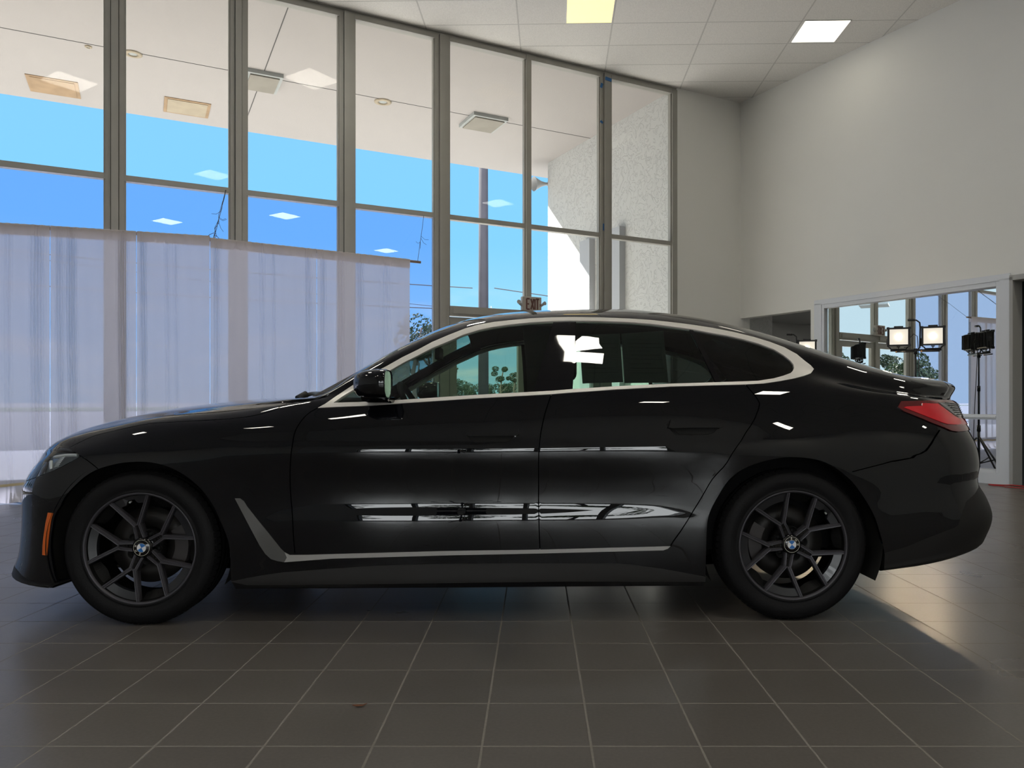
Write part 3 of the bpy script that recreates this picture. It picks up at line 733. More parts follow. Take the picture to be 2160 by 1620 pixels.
# ---------------------------------------------------------------- car body surface
# car frame: c = rearward from the front axle, w = sideways from the centreline, z = up
def pchip(xs, ys):
    n = len(xs)
    h = [xs[i+1]-xs[i] for i in range(n-1)]
    d = [(ys[i+1]-ys[i])/h[i] for i in range(n-1)]
    m = [0.0]*n
    for i in range(1, n-1):
        if d[i-1]*d[i] <= 0: m[i] = 0.0
        else:
            w1 = 2*h[i]+h[i-1]; w2 = h[i]+2*h[i-1]
            m[i] = (w1+w2)/(w1/d[i-1]+w2/d[i])
    if n > 2:
        m[0] = d[0] if d[0]*d[1] <= 0 else 1.5*d[0]-.5*m[1]
        m[-1] = d[-1] if d[-1]*d[-2] <= 0 else 1.5*d[-1]-.5*m[-2]
    else:
        m = [d[0], d[0]]
    def f(x):
        if x <= xs[0]: return ys[0]
        if x >= xs[-1]: return ys[-1]
        i = bisect.bisect_right(xs, x)-1
        t = (x-xs[i])/h[i]
        t2 = t*t; t3 = t2*t
        return ((2*t3-3*t2+1)*ys[i]+(t3-2*t2+t)*h[i]*m[i]+(-2*t3+3*t2)*ys[i+1]+(t3-t2)*h[i]*m[i+1])
    return f
def spl(xs, ys):
    # smooth C2-like spline: Catmull-Rom with finite-difference tangents
    n = len(xs)
    m = [0.0]*n
    for i in range(n):
        if i == 0: m[i] = (ys[1]-ys[0])/(xs[1]-xs[0])
        elif i == n-1: m[i] = (ys[-1]-ys[-2])/(xs[-1]-xs[-2])
        else:
            a = (ys[i]-ys[i-1])/(xs[i]-xs[i-1]); b = (ys[i+1]-ys[i])/(xs[i+1]-xs[i])
            ha = xs[i]-xs[i-1]; hb = xs[i+1]-xs[i]
            m[i] = (a*hb+b*ha)/(ha+hb)
    def f(x):
        if x <= xs[0]: return ys[0]+m[0]*(x-xs[0])
        if x >= xs[-1]: return ys[-1]+m[-1]*(x-xs[-1])
        i = bisect.bisect_right(xs, x)-1
        h = xs[i+1]-xs[i]; t = (x-xs[i])/h
        t2 = t*t; t3 = t2*t
        return ((2*t3-3*t2+1)*ys[i]+(t3-2*t2+t)*h*m[i]+(-2*t3+3*t2)*ys[i+1]+(t3-t2)*h*m[i+1])
    return f
XS, XR = -0.34, 3.30           # where the wraps into nose and tail begin
# hull lines, bottom to top: (nose c, tail c, w knots, z knots)
HULL = [
 # 0 underside centre
 (-0.7, 3.8, [(-.34,0),(3.3,0)], [(-.8,.20),(-.3,.16),(.4,.15),(2.4,.15),(3.3,.20),(3.9,.28)]),
 # 1 underside edge
 (-0.72, 3.82, [(-.34,.74),(0,.74),(2.8,.74),(3.3,.74)], [(-.8,.19),(-.3,.155),(.4,.15),(2.4,.15),(3.3,.21),(3.9,.29)]),
 # 2 lowest edge of sill and lips
 (-0.8, 3.92, [(-.34,.865),(0,.85),(.5,.86),(2.3,.86),(2.9,.86),(3.3,.865)], [(-.8,.19),(-.6,.175),(-.36,.16),(.4,.152),(2.4,.152),(3.3,.22),(3.65,.275),(3.9,.31)]),
 # 3 skirt foot
 (-0.8, 3.955, [(-.34,.878),(0,.875),(.5,.885),(2.3,.885),(2.9,.885),(3.3,.88)], [(-.8,.215),(-.6,.20),(-.36,.185),(.4,.175),(2.4,.175),(3.3,.255),(3.65,.315),(3.9,.36)]),
 # 4 skirt top
 (-0.77, 3.962, [(-.34,.883),(0,.89),(.5,.895),(2.3,.898),(2.9,.905),(3.3,.89)], [(-.8,.28),(.4,.268),(2.4,.268),(3.3,.36),(3.9,.44)]),
 # 5 lower door
 (-0.755, 3.94, [(-.34,.886),(0,.90),(.5,.906),(.9,.908),(1.5,.910),(2.1,.908),(2.5,.912),(2.9,.918),(3.3,.89)], [(-.8,.37),(.3,.37),(.8,.435),(2.2,.435),(2.7,.38),(3.3,.45),(3.9,.52)]),
 # 6 
 (-0.75, 3.9, [(-.34,.887),(0,.908),(.45,.904),(.9,.898),(1.5,.899),(2.1,.900),(2.5,.912),(2.9,.922),(3.3,.885)], [(-.8,.47),(.3,.49),(.8,.53),(2.2,.53),(2.7,.49),(3.3,.55),(3.9,.60)]),
 # 7 hollow under the shoulder
 (-0.75, 3.92, [(-.34,.885),(0,.91),(.45,.909),(.9,.904),(1.5,.905),(2.1,.907),(2.5,.919),(2.9,.926),(3.3,.882)], [(-.85,.56),(.4,.61),(2.4,.62),(3.3,.66),(3.9,.68)]),
 # 8 shoulder
 (-0.755, 3.92, [(-.34,.878),(0,.908),(.5,.922),(1.5,.926),(2.3,.928),(2.9,.926),(3.3,.878)], [(-.80,.575),(-.6,.60),(-.4,.665),(.4,.735),(2.4,.745),(3.3,.76),(3.9,.76)]),
 # 9
 (-0.745, 3.905, [(-.34,.862),(0,.895),(.5,.913),(1.5,.917),(2.3,.920),(2.9,.914),(3.3,.868)], [(-.78,.60),(-.6,.64),(-.4,.72),(-.2,.755),(.4,.80),(2.4,.82),(3.3,.83),(3.9,.83)]),
 # 10
 (-0.73, 3.9, [(-.34,.835),(0,.868),(.5,.893),(1.5,.900),(2.3,.902),(2.9,.885),(3.3,.84)], [(-.75,.625),(-.6,.668),(-.4,.755),(-.2,.802),(0,.84),(.4,.875),(1.5,.91),(2.4,.925),(3.3,.91),(3.9,.90)]),
 # 11 belt / hood edge
 (-0.71, 3.895, [(-.34,.79),(0,.825),(.5,.845),(.8,.858),(1.5,.866),(2.3,.866),(2.9,.835),(3.3,.795)], [(-.72,.665),(-.6,.715),(-.4,.797),(-.2,.846),(0,.885),(.4,.922),(.7,.955),(1.0,.975),(1.5,1.0),(2.4,1.025),(2.9,1.035),(3.3,1.0),(3.93,.955)]),
 # 12 mid glass / hood
 (-0.7, 3.9, [(-.34,.71),(0,.745),(.45,.785),(.7,.825),(1.0,.79),(1.4,.765),(1.9,.755),(2.3,.755),(2.7,.755),(3.0,.745),(3.3,.72)], [(-.70,.685),(-.6,.74),(-.4,.822),(-.2,.870),(0,.908),(.4,.948),(.6,.965),(.8,.995),(1.0,1.06),(1.3,1.14),(1.6,1.185),(2.0,1.205),(2.4,1.20),(2.8,1.155),(3.1,1.08),(3.35,1.025),(3.6,.995),(3.93,.985)]),
 # 13 roof rail
 (-0.69, 3.93, [(-.34,.59),(0,.62),(.45,.70),(.72,.79),(.9,.735),(1.2,.665),(1.5,.635),(1.9,.618),(2.3,.615),(2.6,.625),(2.9,.65),(3.15,.665),(3.3,.65)], [(-.69,.70),(-.6,.76),(-.4,.843),(-.2,.895),(0,.93),(.4,.968),(.6,.983),(.72,.992),(.9,1.10),(1.1,1.215),(1.3,1.298),(1.5,1.345),(1.75,1.365),(2.0,1.37),(2.3,1.36),(2.6,1.32),(2.9,1.245),(3.15,1.165),(3.4,1.10),(3.7,1.05),(3.93,1.045)]),
 # 14
 (-0.68, 3.945, [(-.34,.32),(0,.34),(.45,.38),(.7,.44),(.9,.43),(1.2,.39),(1.5,.365),(2.3,.355),(2.9,.37),(3.3,.36)], [(-.68,.71),(-.6,.775),(-.4,.862),(-.2,.914),(0,.95),(.35,.985),(.5,.992),(.62,.998),(.85,1.125),(1.1,1.268),(1.35,1.378),(1.6,1.424),(1.9,1.442),(2.15,1.444),(2.45,1.417),(2.8,1.347),(3.1,1.26),(3.4,1.165),(3.6,1.107),(3.75,1.085),(3.93,1.082)]),
 # 15 roof centre
 (-0.68, 3.95, [(-.34,0),(3.3,0)], [(-.68,.712),(-.6,.78),(-.4,.868),(-.2,.921),(0,.957),(.35,.992),(.48,.997),(.6,1.01),(.85,1.14),(1.1,1.283),(1.35,1.392),(1.6,1.44),(1.9,1.458),(2.15,1.46),(2.45,1.432),(2.8,1.362),(3.1,1.272),(3.4,1.175),(3.6,1.115),(3.75,1.092),(3.93,1.088)]),
]
NK = len(HULL)
_WF = [spl([p[0] for p in h[2]], [p[1] for p in h[2]]) if len(h[2]) > 2 else (lambda x: 0.0) for h in HULL]
_ZF = [pchip([p[0] for p in h[3]], [p[1] for p in h[3]]) for h in HULL]
UF, UR = .10, .90               # share of u spent on the nose and tail wraps
EF = [.82,.82,.82,.82,.84,.85,.86,.86,.90,.95,1.0,1.0,1.0,1.0,1.0,1.0]
ER = [.60,.60,.60,.58,.54,.56,.58,.60,.64,.70,.78,.80,.80,.70,.6,.6]
def hull_point(k, u):
    h = HULL[k]
    if u < UF:
        a = (u/UF)*math.pi/2
        s, c = max(math.sin(a), 0), max(math.cos(a), 0)
        x = XS-(XS-h[0])*c**EF[k]
        return x, _WF[k](XS)*s**EF[k], _ZF[k](x)
    if u > UR:
        a = ((1-u)/(1-UR))*math.pi/2
        s, c = max(math.sin(a), 0), max(math.cos(a), 0)
        x = XR+(h[1]-XR)*c**ER[k]
        return x, _WF[k](XR)*s**ER[k], _ZF[k](x)
    x = XS+(u-UF)/(UR-UF)*(XR-XS)
    return x, _WF[k](x), _ZF[k](x)
_KS = list(range(NK))
_cache = {}
def body_column(u):
    key = round(u, 7)
    if key not in _cache:
        P = [hull_point(k, u) for k in _KS]
        _cache[key] = (spl(_KS, [p[0] for p in P]), spl(_KS, [p[1] for p in P]), spl(_KS, [p[2] for p in P]))
    return _cache[key]
def body_at(u, v):
    a, b, c = body_column(u)
    return a(v), b(v), c(v)     # v runs 0 .. NK-1
# outlines on the body surface, as (u, v) of body_at
OUT = {
 'arch_front': [(0.26052,2.5996),(0.2608,3.2715),(0.26071,4.6444),(0.25789,5.1884),(0.25296,5.6438),(0.24727,6.1685),(0.23993,6.6344),(0.23258,6.9844),(0.22392,7.2662),(0.21386,7.5131),(0.20274,7.7159),(0.19283,7.8524),(0.18236,7.9496),(0.17138,7.9949),(0.16033,8.0014),(0.14742,7.9296),(0.13497,7.7927),(0.1235,7.5278),(0.11254,7.1132),(0.10437,6.702),(0.09893,6.2073),(0.09679,5.6063),(0.09587,4.8047),(0.0969,3.9304),(0.09881,3.1593),(0.10188,2.5986)],
 'arch_rear': [(0.71768,2.9479),(0.71616,4.5461),(0.71689,5.3793),(0.72189,6.0818),(0.73321,6.8597),(0.7412,7.1723),(0.75056,7.3991),(0.76546,7.5941),(0.78008,7.7164),(0.78931,7.76),(0.80002,7.7639),(0.81556,7.6832),(0.83086,7.5093),(0.84346,7.2166),(0.85422,6.8904),(0.86409,6.4721),(0.87344,5.9284),(0.88203,5.1822),(0.88792,4.2496),(0.89273,3.4185),(0.89363,2.5671)],
 'dlo_outer': [(0.34209,10.7051),(0.34836,10.9537),(0.35683,11.6933),(0.37382,12.3137),(0.38795,12.4393),(0.40373,12.5012),(0.41822,12.5898),(0.4334,12.6461),(0.44771,12.7379),(0.46368,12.8132),(0.47888,12.8881),(0.49453,12.9398),(0.50987,12.968),(0.52606,12.9766),(0.54726,13.0011),(0.56908,13.0212),(0.58795,13.017),(0.62021,12.9927),(0.65254,12.9807),(0.67381,12.9609),(0.69488,12.9261),(0.71665,12.9237),(0.73767,12.9286),(0.75876,12.9084),(0.77941,12.8884),(0.7949,12.8457),(0.80946,12.7572),(0.82078,12.605),(0.82793,12.4197),(0.83327,12.3101),(0.83611,12.1811),(0.83376,12.0349),(0.83125,11.8968),(0.82151,11.5979),(0.81014,11.3921),(0.7945,11.2433),(0.7772,11.1463),(0.75422,11.1133),(0.72423,11.1072),(0.6846,11.0964),(0.63039,11.0476),(0.58405,10.9847),(0.56745,10.9531),(0.49214,10.8875),(0.4237,10.7923),(0.38279,10.7157)],
 'dlo_inner': [(0.35652,10.9993),(0.36353,11.5323),(0.37534,11.9884),(0.39029,12.1508),(0.40606,12.2701),(0.41966,12.3861),(0.4339,12.458),(0.44824,12.5447),(0.4642,12.6121),(0.47931,12.6998),(0.49486,12.7503),(0.51007,12.7863),(0.52611,12.8088),(0.54714,12.8373),(0.56877,12.8548),(0.58751,12.8609),(0.61955,12.8425),(0.65163,12.8307),(0.67269,12.8008),(0.69353,12.7486),(0.71496,12.7234),(0.73547,12.6868),(0.75127,12.682),(0.76663,12.6626),(0.78225,12.6226),(0.79703,12.5314),(0.80584,12.3905),(0.81224,12.2276),(0.81435,12.0903),(0.81395,11.9331),(0.81147,11.7691),(0.80793,11.6256),(0.79941,11.4651),(0.78879,11.3374),(0.77269,11.239),(0.75476,11.2124),(0.72463,11.1902),(0.68493,11.1757),(0.6306,11.1348),(0.58417,11.0838),(0.56752,11.0569),(0.49204,11.0094),(0.42343,10.9545),(0.3823,10.9443)],
 'seam_front_glass': [(0.57494,13.3586),(0.57059,12.7679),(0.55994,11.8727),(0.54954,11.0603),(0.54759,10.6248)],
 'seam_rear_glass': [(0.59765,13.3261),(0.5946,12.7502),(0.59129,11.8825),(0.5879,11.1075),(0.58756,10.7922)],
 'seam_quarter_a': [(0.71194,13.0513),(0.71227,12.6927),(0.71989,11.9855),(0.72974,11.1673),(0.7307,10.8343)],
 'seam_quarter_b': [(0.71574,13.0815),(0.71624,12.6586),(0.72547,11.9556),(0.73503,11.1796),(0.73587,10.8286)],
 'door_front_cut': [(0.34389,10.9013),(0.34116,10.7088),(0.33537,10.4905),(0.33064,10.2297),(0.32722,9.9425),(0.32408,9.6371),(0.32176,9.2708),(0.32087,8.744),(0.31962,7.9979),(0.31849,7.5392),(0.31784,7.0431),(0.31836,6.2658),(0.31991,5.4553),(0.32087,4.7743),(0.32149,4.423),(0.32185,4.322)],
 'door_mid_cut': [(0.56899,11.1481),(0.56845,11.0561),(0.56553,10.8165),(0.56312,10.4776),(0.56029,10.0019),(0.55818,9.6019),(0.55632,9.1821),(0.55513,8.6085),(0.55434,7.9404),(0.55427,7.495),(0.55435,6.9769),(0.55439,6.1414),(0.55477,5.0248),(0.55574,4.343)],
 'door_rear_cut': [(0.75475,11.2938),(0.75703,11.1897),(0.76017,11.062),(0.76346,10.8886),(0.76671,10.7027),(0.76932,10.4909),(0.76992,10.3736),(0.76843,10.1748),(0.76598,9.9533),(0.7631,9.7121),(0.75838,9.4068),(0.75314,9.0861),(0.74486,8.3643),(0.7349,7.6312),(0.7283,7.3644),(0.72145,7.0907),(0.71595,6.7323),(0.71002,6.2827),(0.70388,5.802),(0.69811,5.3014),(0.69146,4.8654),(0.68427,4.5616),(0.6816,4.4254)],
 'hood_cut': [(0.1022,9.9065),(0.11207,10.2394),(0.12531,10.555),(0.1444,10.574),(0.16274,10.6144),(0.17889,10.676),(0.20497,10.5548),(0.23935,10.4471),(0.25807,10.4436),(0.27319,10.4821),(0.28619,10.5996),(0.29566,10.7558),(0.30266,10.9937),(0.30957,11.8099),(0.32026,12.7157),(0.32666,13.0848)],
 'bumper_cut': [(0.10578,9.4866),(0.11182,9.0802),(0.12053,8.636),(0.12884,8.2064),(0.1368,7.8276)],
 'rear_bumper_cut': [(0.91799,9.1796),(0.91352,8.744),(0.90751,7.8988),(0.90399,7.6936),(0.90001,7.4341),(0.88007,7.25),(0.85867,7.0922)],
 'headlight': [(0.07344,8.0951),(0.06779,8.8331),(0.06958,9.5945),(0.06555,10.6093),(0.08,10.5762),(0.09061,10.2349),(0.09935,9.8599),(0.10681,9.462),(0.11331,9.0588),(0.1179,8.7537),(0.10863,8.4569),(0.09655,8.0904),(0.09045,7.9249),(0.08311,7.8758)],
 'taillight': [(0.90368,10.5627),(0.90505,10.6933),(0.91165,10.7893),(0.92011,10.9028),(0.95526,11.5819),(0.9551,10.9142),(0.95565,10.2586),(0.95372,9.6472),(0.94193,9.0652),(0.93432,9.0295),(0.92927,9.0725),(0.92336,9.2567),(0.91833,9.486),(0.91314,9.7329),(0.90907,9.9433),(0.90599,10.0909),(0.90411,10.2714)],
 'tail_clear': [(0.92006,10.7517),(0.94091,10.9688),(0.95514,10.8365),(0.95556,10.1692),(0.95469,9.8657),(0.94109,9.9142),(0.93466,9.9925),(0.92958,10.2159),(0.92462,10.5212)],
 'tail_red': [(0.90561,10.4814),(0.91088,10.5329),(0.9145,10.6157),(0.91904,10.6565),(0.9227,10.4081),(0.92778,10.1314),(0.9335,9.8733),(0.94961,9.7331),(0.95476,9.5052),(0.94377,9.2681),(0.93234,9.3548),(0.92835,9.4188),(0.92283,9.566),(0.91361,9.9499),(0.90869,10.1462),(0.90651,10.3032)],
 'side_marker': [(0.09434,6.1567),(0.09725,6.137),(0.0965,5.9692),(0.09601,5.7788),(0.09506,5.2142),(0.09401,4.3464),(0.09133,4.3604),(0.09137,4.7952),(0.09187,5.1789),(0.09297,5.7389)],
 'blade': [(0.26594,6.5036),(0.27081,6.4924),(0.27433,6.3672),(0.27738,6.1344),(0.28679,5.5938),(0.29809,4.959),(0.30878,4.4646),(0.31245,4.3501),(0.31687,4.27),(0.33438,4.2584),(0.35688,4.2689),(0.46799,4.3318),(0.55574,4.3513),(0.62934,4.3922),(0.66601,4.4135),(0.68159,4.4373),(0.67934,4.3746),(0.67478,4.3289),(0.62938,4.2981),(0.55575,4.2588),(0.46796,4.2226),(0.3568,4.1486),(0.32075,4.0749),(0.31175,4.0546),(0.30504,4.0996),(0.29926,4.167),(0.29404,4.3459),(0.28893,4.6384),(0.28155,5.2204)],
 'skirt': [(0.26119,3.2207),(0.27535,3.3932),(0.29347,3.5523),(0.31154,3.6731),(0.35663,3.8185),(0.40901,3.9289),(0.4561,3.9603),(0.50698,3.9641),(0.56537,3.9584),(0.62951,3.9394),(0.6433,3.9017),(0.67556,3.7219),(0.71706,3.33),(0.71736,3.0294),(0.67594,3.044),(0.62977,3.0867),(0.58379,3.1111),(0.50693,3.0851),(0.40877,3.0306),(0.35628,3.0179),(0.31109,2.9967),(0.27495,3.0049)],
 'rear_lower': [(0.89005,3.4709),(0.90088,3.6111),(0.90404,3.8226),(0.91109,4.0699),(0.91366,4.136),(0.9155,4.222),(0.91856,4.7503),(0.92419,5.3341),(0.93312,6.1592)],
 'front_flap': [(0.24562,6.5402),(0.25445,6.5353),(0.26594,6.5036)],
 'handle_front': [(0.48451,9.1721),(0.48763,9.407),(0.4953,9.5362),(0.51298,9.5547),(0.53068,9.5425),(0.53477,9.4398),(0.53567,9.3176),(0.5325,9.1275),(0.52887,8.9403),(0.5248,8.7911),(0.51079,8.7357),(0.49362,8.7398),(0.48907,8.957)],
 'handle_rear': [(0.67753,9.499),(0.67904,9.6662),(0.68416,9.7211),(0.70489,9.741),(0.7261,9.739),(0.73014,9.6628),(0.73179,9.5277),(0.72744,9.3513),(0.72265,9.1479),(0.71845,9.0635),(0.70196,9.0396),(0.68596,9.0635),(0.6815,9.2681)],
}
SHEETS = [[(0.59734, 12.4723), (0.63938, 12.5219), (0.63803, 11.2831), (0.59792, 11.2688)], [(0.64085, 12.523), (0.68511, 12.6626), (0.68291, 11.2522), (0.63936, 11.2588)]]
# ------------------------------------------------------------ the car
M['paint'] = mat('black_car_paint', (.0022, .0026, .0042), .5, spec=0, coat=1, coatrough=.0)
M['paint'].node_tree.nodes['Principled BSDF'].inputs['Coat IOR'].default_value = 1.52
M['chrome'] = mat('satin_chrome_trim', (.86, .83, .79), .40, metal=.35)
M['gloss'] = mat('gloss_black', (.003, .003, .004), .5, spec=0, coat=1)
M['matte'] = mat('matte_lower_trim', (.012, .0115, .0115), .6, spec=.25, bump=.03, bscale=400)
M['skirt'] = mat('grey_side_skirt', (.022, .021, .021), .5, spec=.3)
M['blade'] = mat('dark_grey_fender_blade', (.10, .098, .095), .45, metal=.3)
M['sill'] = mat('sill_strip_metal', (.42, .41, .40), .4, metal=.4)
M['liner'] = mat('wheel_arch_liner', (.008, .008, .008), .9)
M['carglass'] = glass('tinted_car_glass', (.56, .68, .58), r0=.05)
M['carglass_rear'] = glass('darker_car_glass', (.44, .57, .50), r0=.05)
M['privacy'] = glass('very_dark_car_glass', (.10, .12, .12), r0=.05)
M['rubber'] = mat('tyre_rubber', (.005, .005, .006), .65, spec=.2, bump=.15, bscale=90)
M['rim'] = mat('dark_satin_wheel', (.060, .058, .068), .42, metal=.3, spec=.4)
M['rimgloss'] = mat('wheel_insert_gloss', (.012, .013, .017), .3, coat=.3)
M['rimin'] = mat('wheel_barrel', (.004, .004, .004), .6, spec=.2)
M['disc'] = mat('brake_disc', (.022, .02, .019), .5, metal=.5, noise=.2)
M['caliper'] = mat('brake_caliper', (.05, .045, .045), .5, metal=.4)
M['emb_white'] = mat('emblem_white', (.75, .77, .8), .3); M['emb_blue'] = mat('emblem_blue', (.03, .16, .48), .3)
M['emb_silver'] = mat('emblem_silver', (.7, .68, .6), .3, metal=.7)
M['amber'] = mat('amber_marker', (.62, .12, .015), .35, coat=.5)
M['redlens'] = mat('red_tail_lens', (.70, .012, .025), .15, coat=1)
M['darklens'] = mat('dark_red_tail_lens', (.13, .008, .012), .12, coat=1)
M['clearlens'] = mat('smoked_ribbed_lens', (.17, .18, .19), .15, coat=1)
M['darkrib'] = mat('lens_rib_grey', (.05, .055, .06), .4)
M['hlens'] = glass('headlight_cover', (.80, .84, .86), r0=.05)
M['hbezel'] = mat('headlight_bezel', (.13, .14, .15), .3, coat=.3); M['hchrome'] = mat('headlight_chrome', (.85, .85, .85), .35, metal=.5)
M['interior'] = mat('interior_black', (.004, .004, .0045), .8, spec=.1); M['seat'] = mat('seat_leather', (.006, .006, .007), .7, spec=.2)
M['paper'] = mat('window_sheet_paper', (.030, .034, .032), .8, spec=0); M['print'] = mat('window_sheet_print', (.012, .014, .014), .8, spec=0)

YAW = math.radians(1.5)
car = empty('car', (-1.740, 4.170, 0), YAW)
tag(car, 'black four-door fastback car with satin trim and dark five-double-spoke wheels', 'car')
def CL(c, w, z): return Vector((c, -w, z))          # car frame to the empty's own axes
WHC = ((0.0, .335), (2.856, .335))
def surf(u, v, side=1, off=0.0):
    """point and outward normal of the body skin"""
    def raw(u, v):
        c, w, z = body_at(u, v)
        if 2 < v < 11 and w > .6:
            for wc, wz in WHC:
                r = math.hypot(c-wc, z-wz)
                if r < .56:
                    q = min(1, (.56-r)/.17); q = q*q*(3-2*q)
                    w += .004*q*min(1, max(0, (w-.6)/.2))
        return Vector((c, w, z))
    p = raw(u, v)
    e = .0012; ev = .03
    u0, u1 = max(0, u-e), min(1, u+e); v0, v1 = max(0, v-ev), min(NK-1, v+ev)
    if u < .004: u0, u1 = .003, .008
    if u > .996: u0, u1 = .992, .997
    du = raw(u1, v)-raw(u0, v); dv = raw(u, v1)-raw(u, v0)
    if u < .004 or u > .996:
        uu = .005 if u < .5 else .995; dv = raw(uu, v1)-raw(uu, v0)
    n = dv.cross(du) if True else None
    if n.length < 1e-9: n = Vector((0, 0, 1 if v > 8 else -1))
    n.normalize()
    # outward: away from the car's middle
    if n.dot(p-Vector((min(max(p.x, .6), 2.9), 0, .6))) < 0: n = -n
    if v > NK-1.001: n.y = 0; n.normalize()
    p = p+n*off
    if side < 0: p.y = -p.y; n = Vector((n.x, -n.y, n.z))
    return CL(p.x, p.y, p.z), Vector((n.x, -n.y, n.z))
SU, SV = 4.55, .11
def inside(poly, x, y):
    r = False; n = len(poly); j = n-1
    for i in range(n):
        xi, yi = poly[i]; xj, yj = poly[j]
        if (yi > y) != (yj > y) and x < (xj-xi)*(y-yi)/(yj-yi)+xi: r = not r
        j = i
    return r
def cu(c): return UF+(c-XS)/(XR-XS)*(UR-UF)
def strip(line, half=.0022):
    L = []; Rr = []
    n = len(line)
    for i, (u, v) in enumerate(line):
        a = line[max(i-1, 0)]; b = line[min(i+1, n-1)]
        dx = (b[0]-a[0])*SU; dy = (b[1]-a[1])*SV; l = math.hypot(dx, dy) or 1
        nx, ny = -dy/l*half, dx/l*half
        L.append((u+nx/SU, v+ny/SV)); Rr.append((u-nx/SU, v-ny/SV))
    return L+Rr[::-1]
def smooth_line(pts, k=3, closed=False):
    """Catmull-Rom resample so traced outlines stay round"""
    n = len(pts); out = []
    rng = range(n) if closed else range(n-1)
    for i in rng:
        p0 = pts[(i-1) % n] if closed or i > 0 else pts[i]; p1 = pts[i]; p2 = pts[(i+1) % n]
        p3 = pts[(i+2) % n] if closed or i+2 < n else p2
        for j in range(k):
            t = j/k; t2 = t*t; t3 = t2*t
            out.append(tuple(.5*((2*p1[d])+(-p0[d]+p2[d])*t+(2*p0[d]-5*p1[d]+4*p2[d]-p3[d])*t2+(-p0[d]+3*p1[d]-3*p2[d]+p3[d])*t3) for d in (0, 1)))
    if not closed: out.append(pts[-1])
    return out
O = {k: list(v) for k, v in OUT.items()}
# run the arches down under the sills
def arch(pts):
    p = smooth_line(pts[1:-1], 3); return [(p[0][0], 0.55)]+p+[(p[-1][0], .55)]
POLY = {}
POLY['arch_front'] = arch(O['arch_front']); POLY['arch_rear'] = arch(O['arch_rear'])
POLY['dlo_outer'] = O['dlo_outer']; POLY['dlo_inner'] = O['dlo_inner']
tl = [(.9033, 10.40), (.905, 10.68), (.915, 10.78), (.925, 10.92), (.935, 11.03), (.945, 11.1), (.985, 11.1), (.985, 9.1), (.955, 9.05), (.94, 9.05), (.93, 9.03), (.925, 9.1), (.921, 9.3), (.915, 9.6), (.912, 9.8), (.905, 10.2)]
POLY['taillight'] = tl
POLY['tail_clear'] = [(.925, 10.74), (.94, 10.86), (.955, 10.92), (.982, 10.9), (.982, 9.93), (.955, 9.9), (.9395, 9.92), (.9345, 10.1)]
POLY['tail_red'] = [(.9065, 10.42), (.9138, 10.48), (.9142, 10.62), (.924, 10.65), (.934, 9.97), (.9385, 9.79), (.955, 9.77), (.982, 9.77), (.982, 9.4), (.955, 9.4), (.932, 9.43), (.9245, 9.48), (.9215, 9.56), (.9145, 9.9), (.9052, 10.37)]
hl = [p for p in O['headlight']]
hl[0:2] = [(.066, 8.15), (.0595, 8.9)]; hl[2] = (.060, 9.7)
POLY['headlight'] = hl
for k in ('side_marker', 'blade', 'skirt', 'handle_front', 'handle_rear'): POLY[k] = O[k]
fc, mc, rc = smooth_line(O['door_front_cut'], 2), smooth_line(O['door_mid_cut'], 2), smooth_line(O['door_rear_cut'], 2)
hood, bc, rb = smooth_line(O['hood_cut'], 2), smooth_line(O['bumper_cut'], 2), smooth_line(O['rear_bumper_cut'], 2)
GAPS = [strip(l) for l in (fc, mc, rc, hood, bc, rb)]
POLY['door_front'] = fc+[(mc[-1][0], mc[-1][1]-.15)]+mc[::-1]+[(mc[0][0], 12.9), (cu(1.2), 12.9), (cu(.75), 12.0)]
POLY['door_rear'] = mc+rc[::-1]+[(rc[0][0], 12.5), (mc[0][0], 12.9)]
POLY['hood'] = hood+[(cu(.60), 12.9), (cu(.52), 14), (cu(.50), 15.2), (-.1, 15.2), (-.1, 10.6), (.058, 10.75), (.085, 10.66)]
POLY['windshield'] = [(cu(.53), 15.2), (cu(.56), 14), (cu(.70), 13.22), (cu(.9), 13.16), (cu(1.2), 13.16), (cu(1.33), 13.3), (cu(1.40), 14), (cu(1.44), 15.2)]
POLY['rear_window'] = [(cu(2.60), 15.2), (cu(2.62), 14.2), (cu(2.75), 13.6), (cu(3.2), 13.5), (.895, 13.7), (.905, 14.2), (.908, 15.2)]
rl = [p for p in O['rear_lower'] if p[0] < .93]
POLY['rear_lower'] = [(rl[0][0]-.02, rl[0][1]-.05)]+rl+[(.935, 5.6), (.96, 5.9), (1.1, 5.9), (1.1, -.5), (rl[0][0]-.02, -.5)]
POLY['front_lip'] = [(-.1, -.5), (-.1, 3.6), (.06, 3.4), (.088, 2.9), (.095, 2.3), (.095, -.5)]
POLY['grille'] = [(-.1, 5.2), (.034, 5.4), (.04, 7.2), (.036, 9.2), (-.1, 9.3)]
inner = POLY['dlo_inner']
sf, sr, qa, qb = O['seam_front_glass'], O['seam_rear_glass'], O['seam_quarter_a'], O['seam_quarter_b']
def side_of(line, u, v):
    """u of the seam at height v"""
    l = sorted(line, key=lambda p: p[1])
    if v <= l[0][1]: return l[0][0]
    for a, b in zip(l, l[1:]):
        if v <= b[1]: return a[0]+(b[0]-a[0])*(v-a[1])/max(1e-6, b[1]-a[1])
    return l[-1][0]
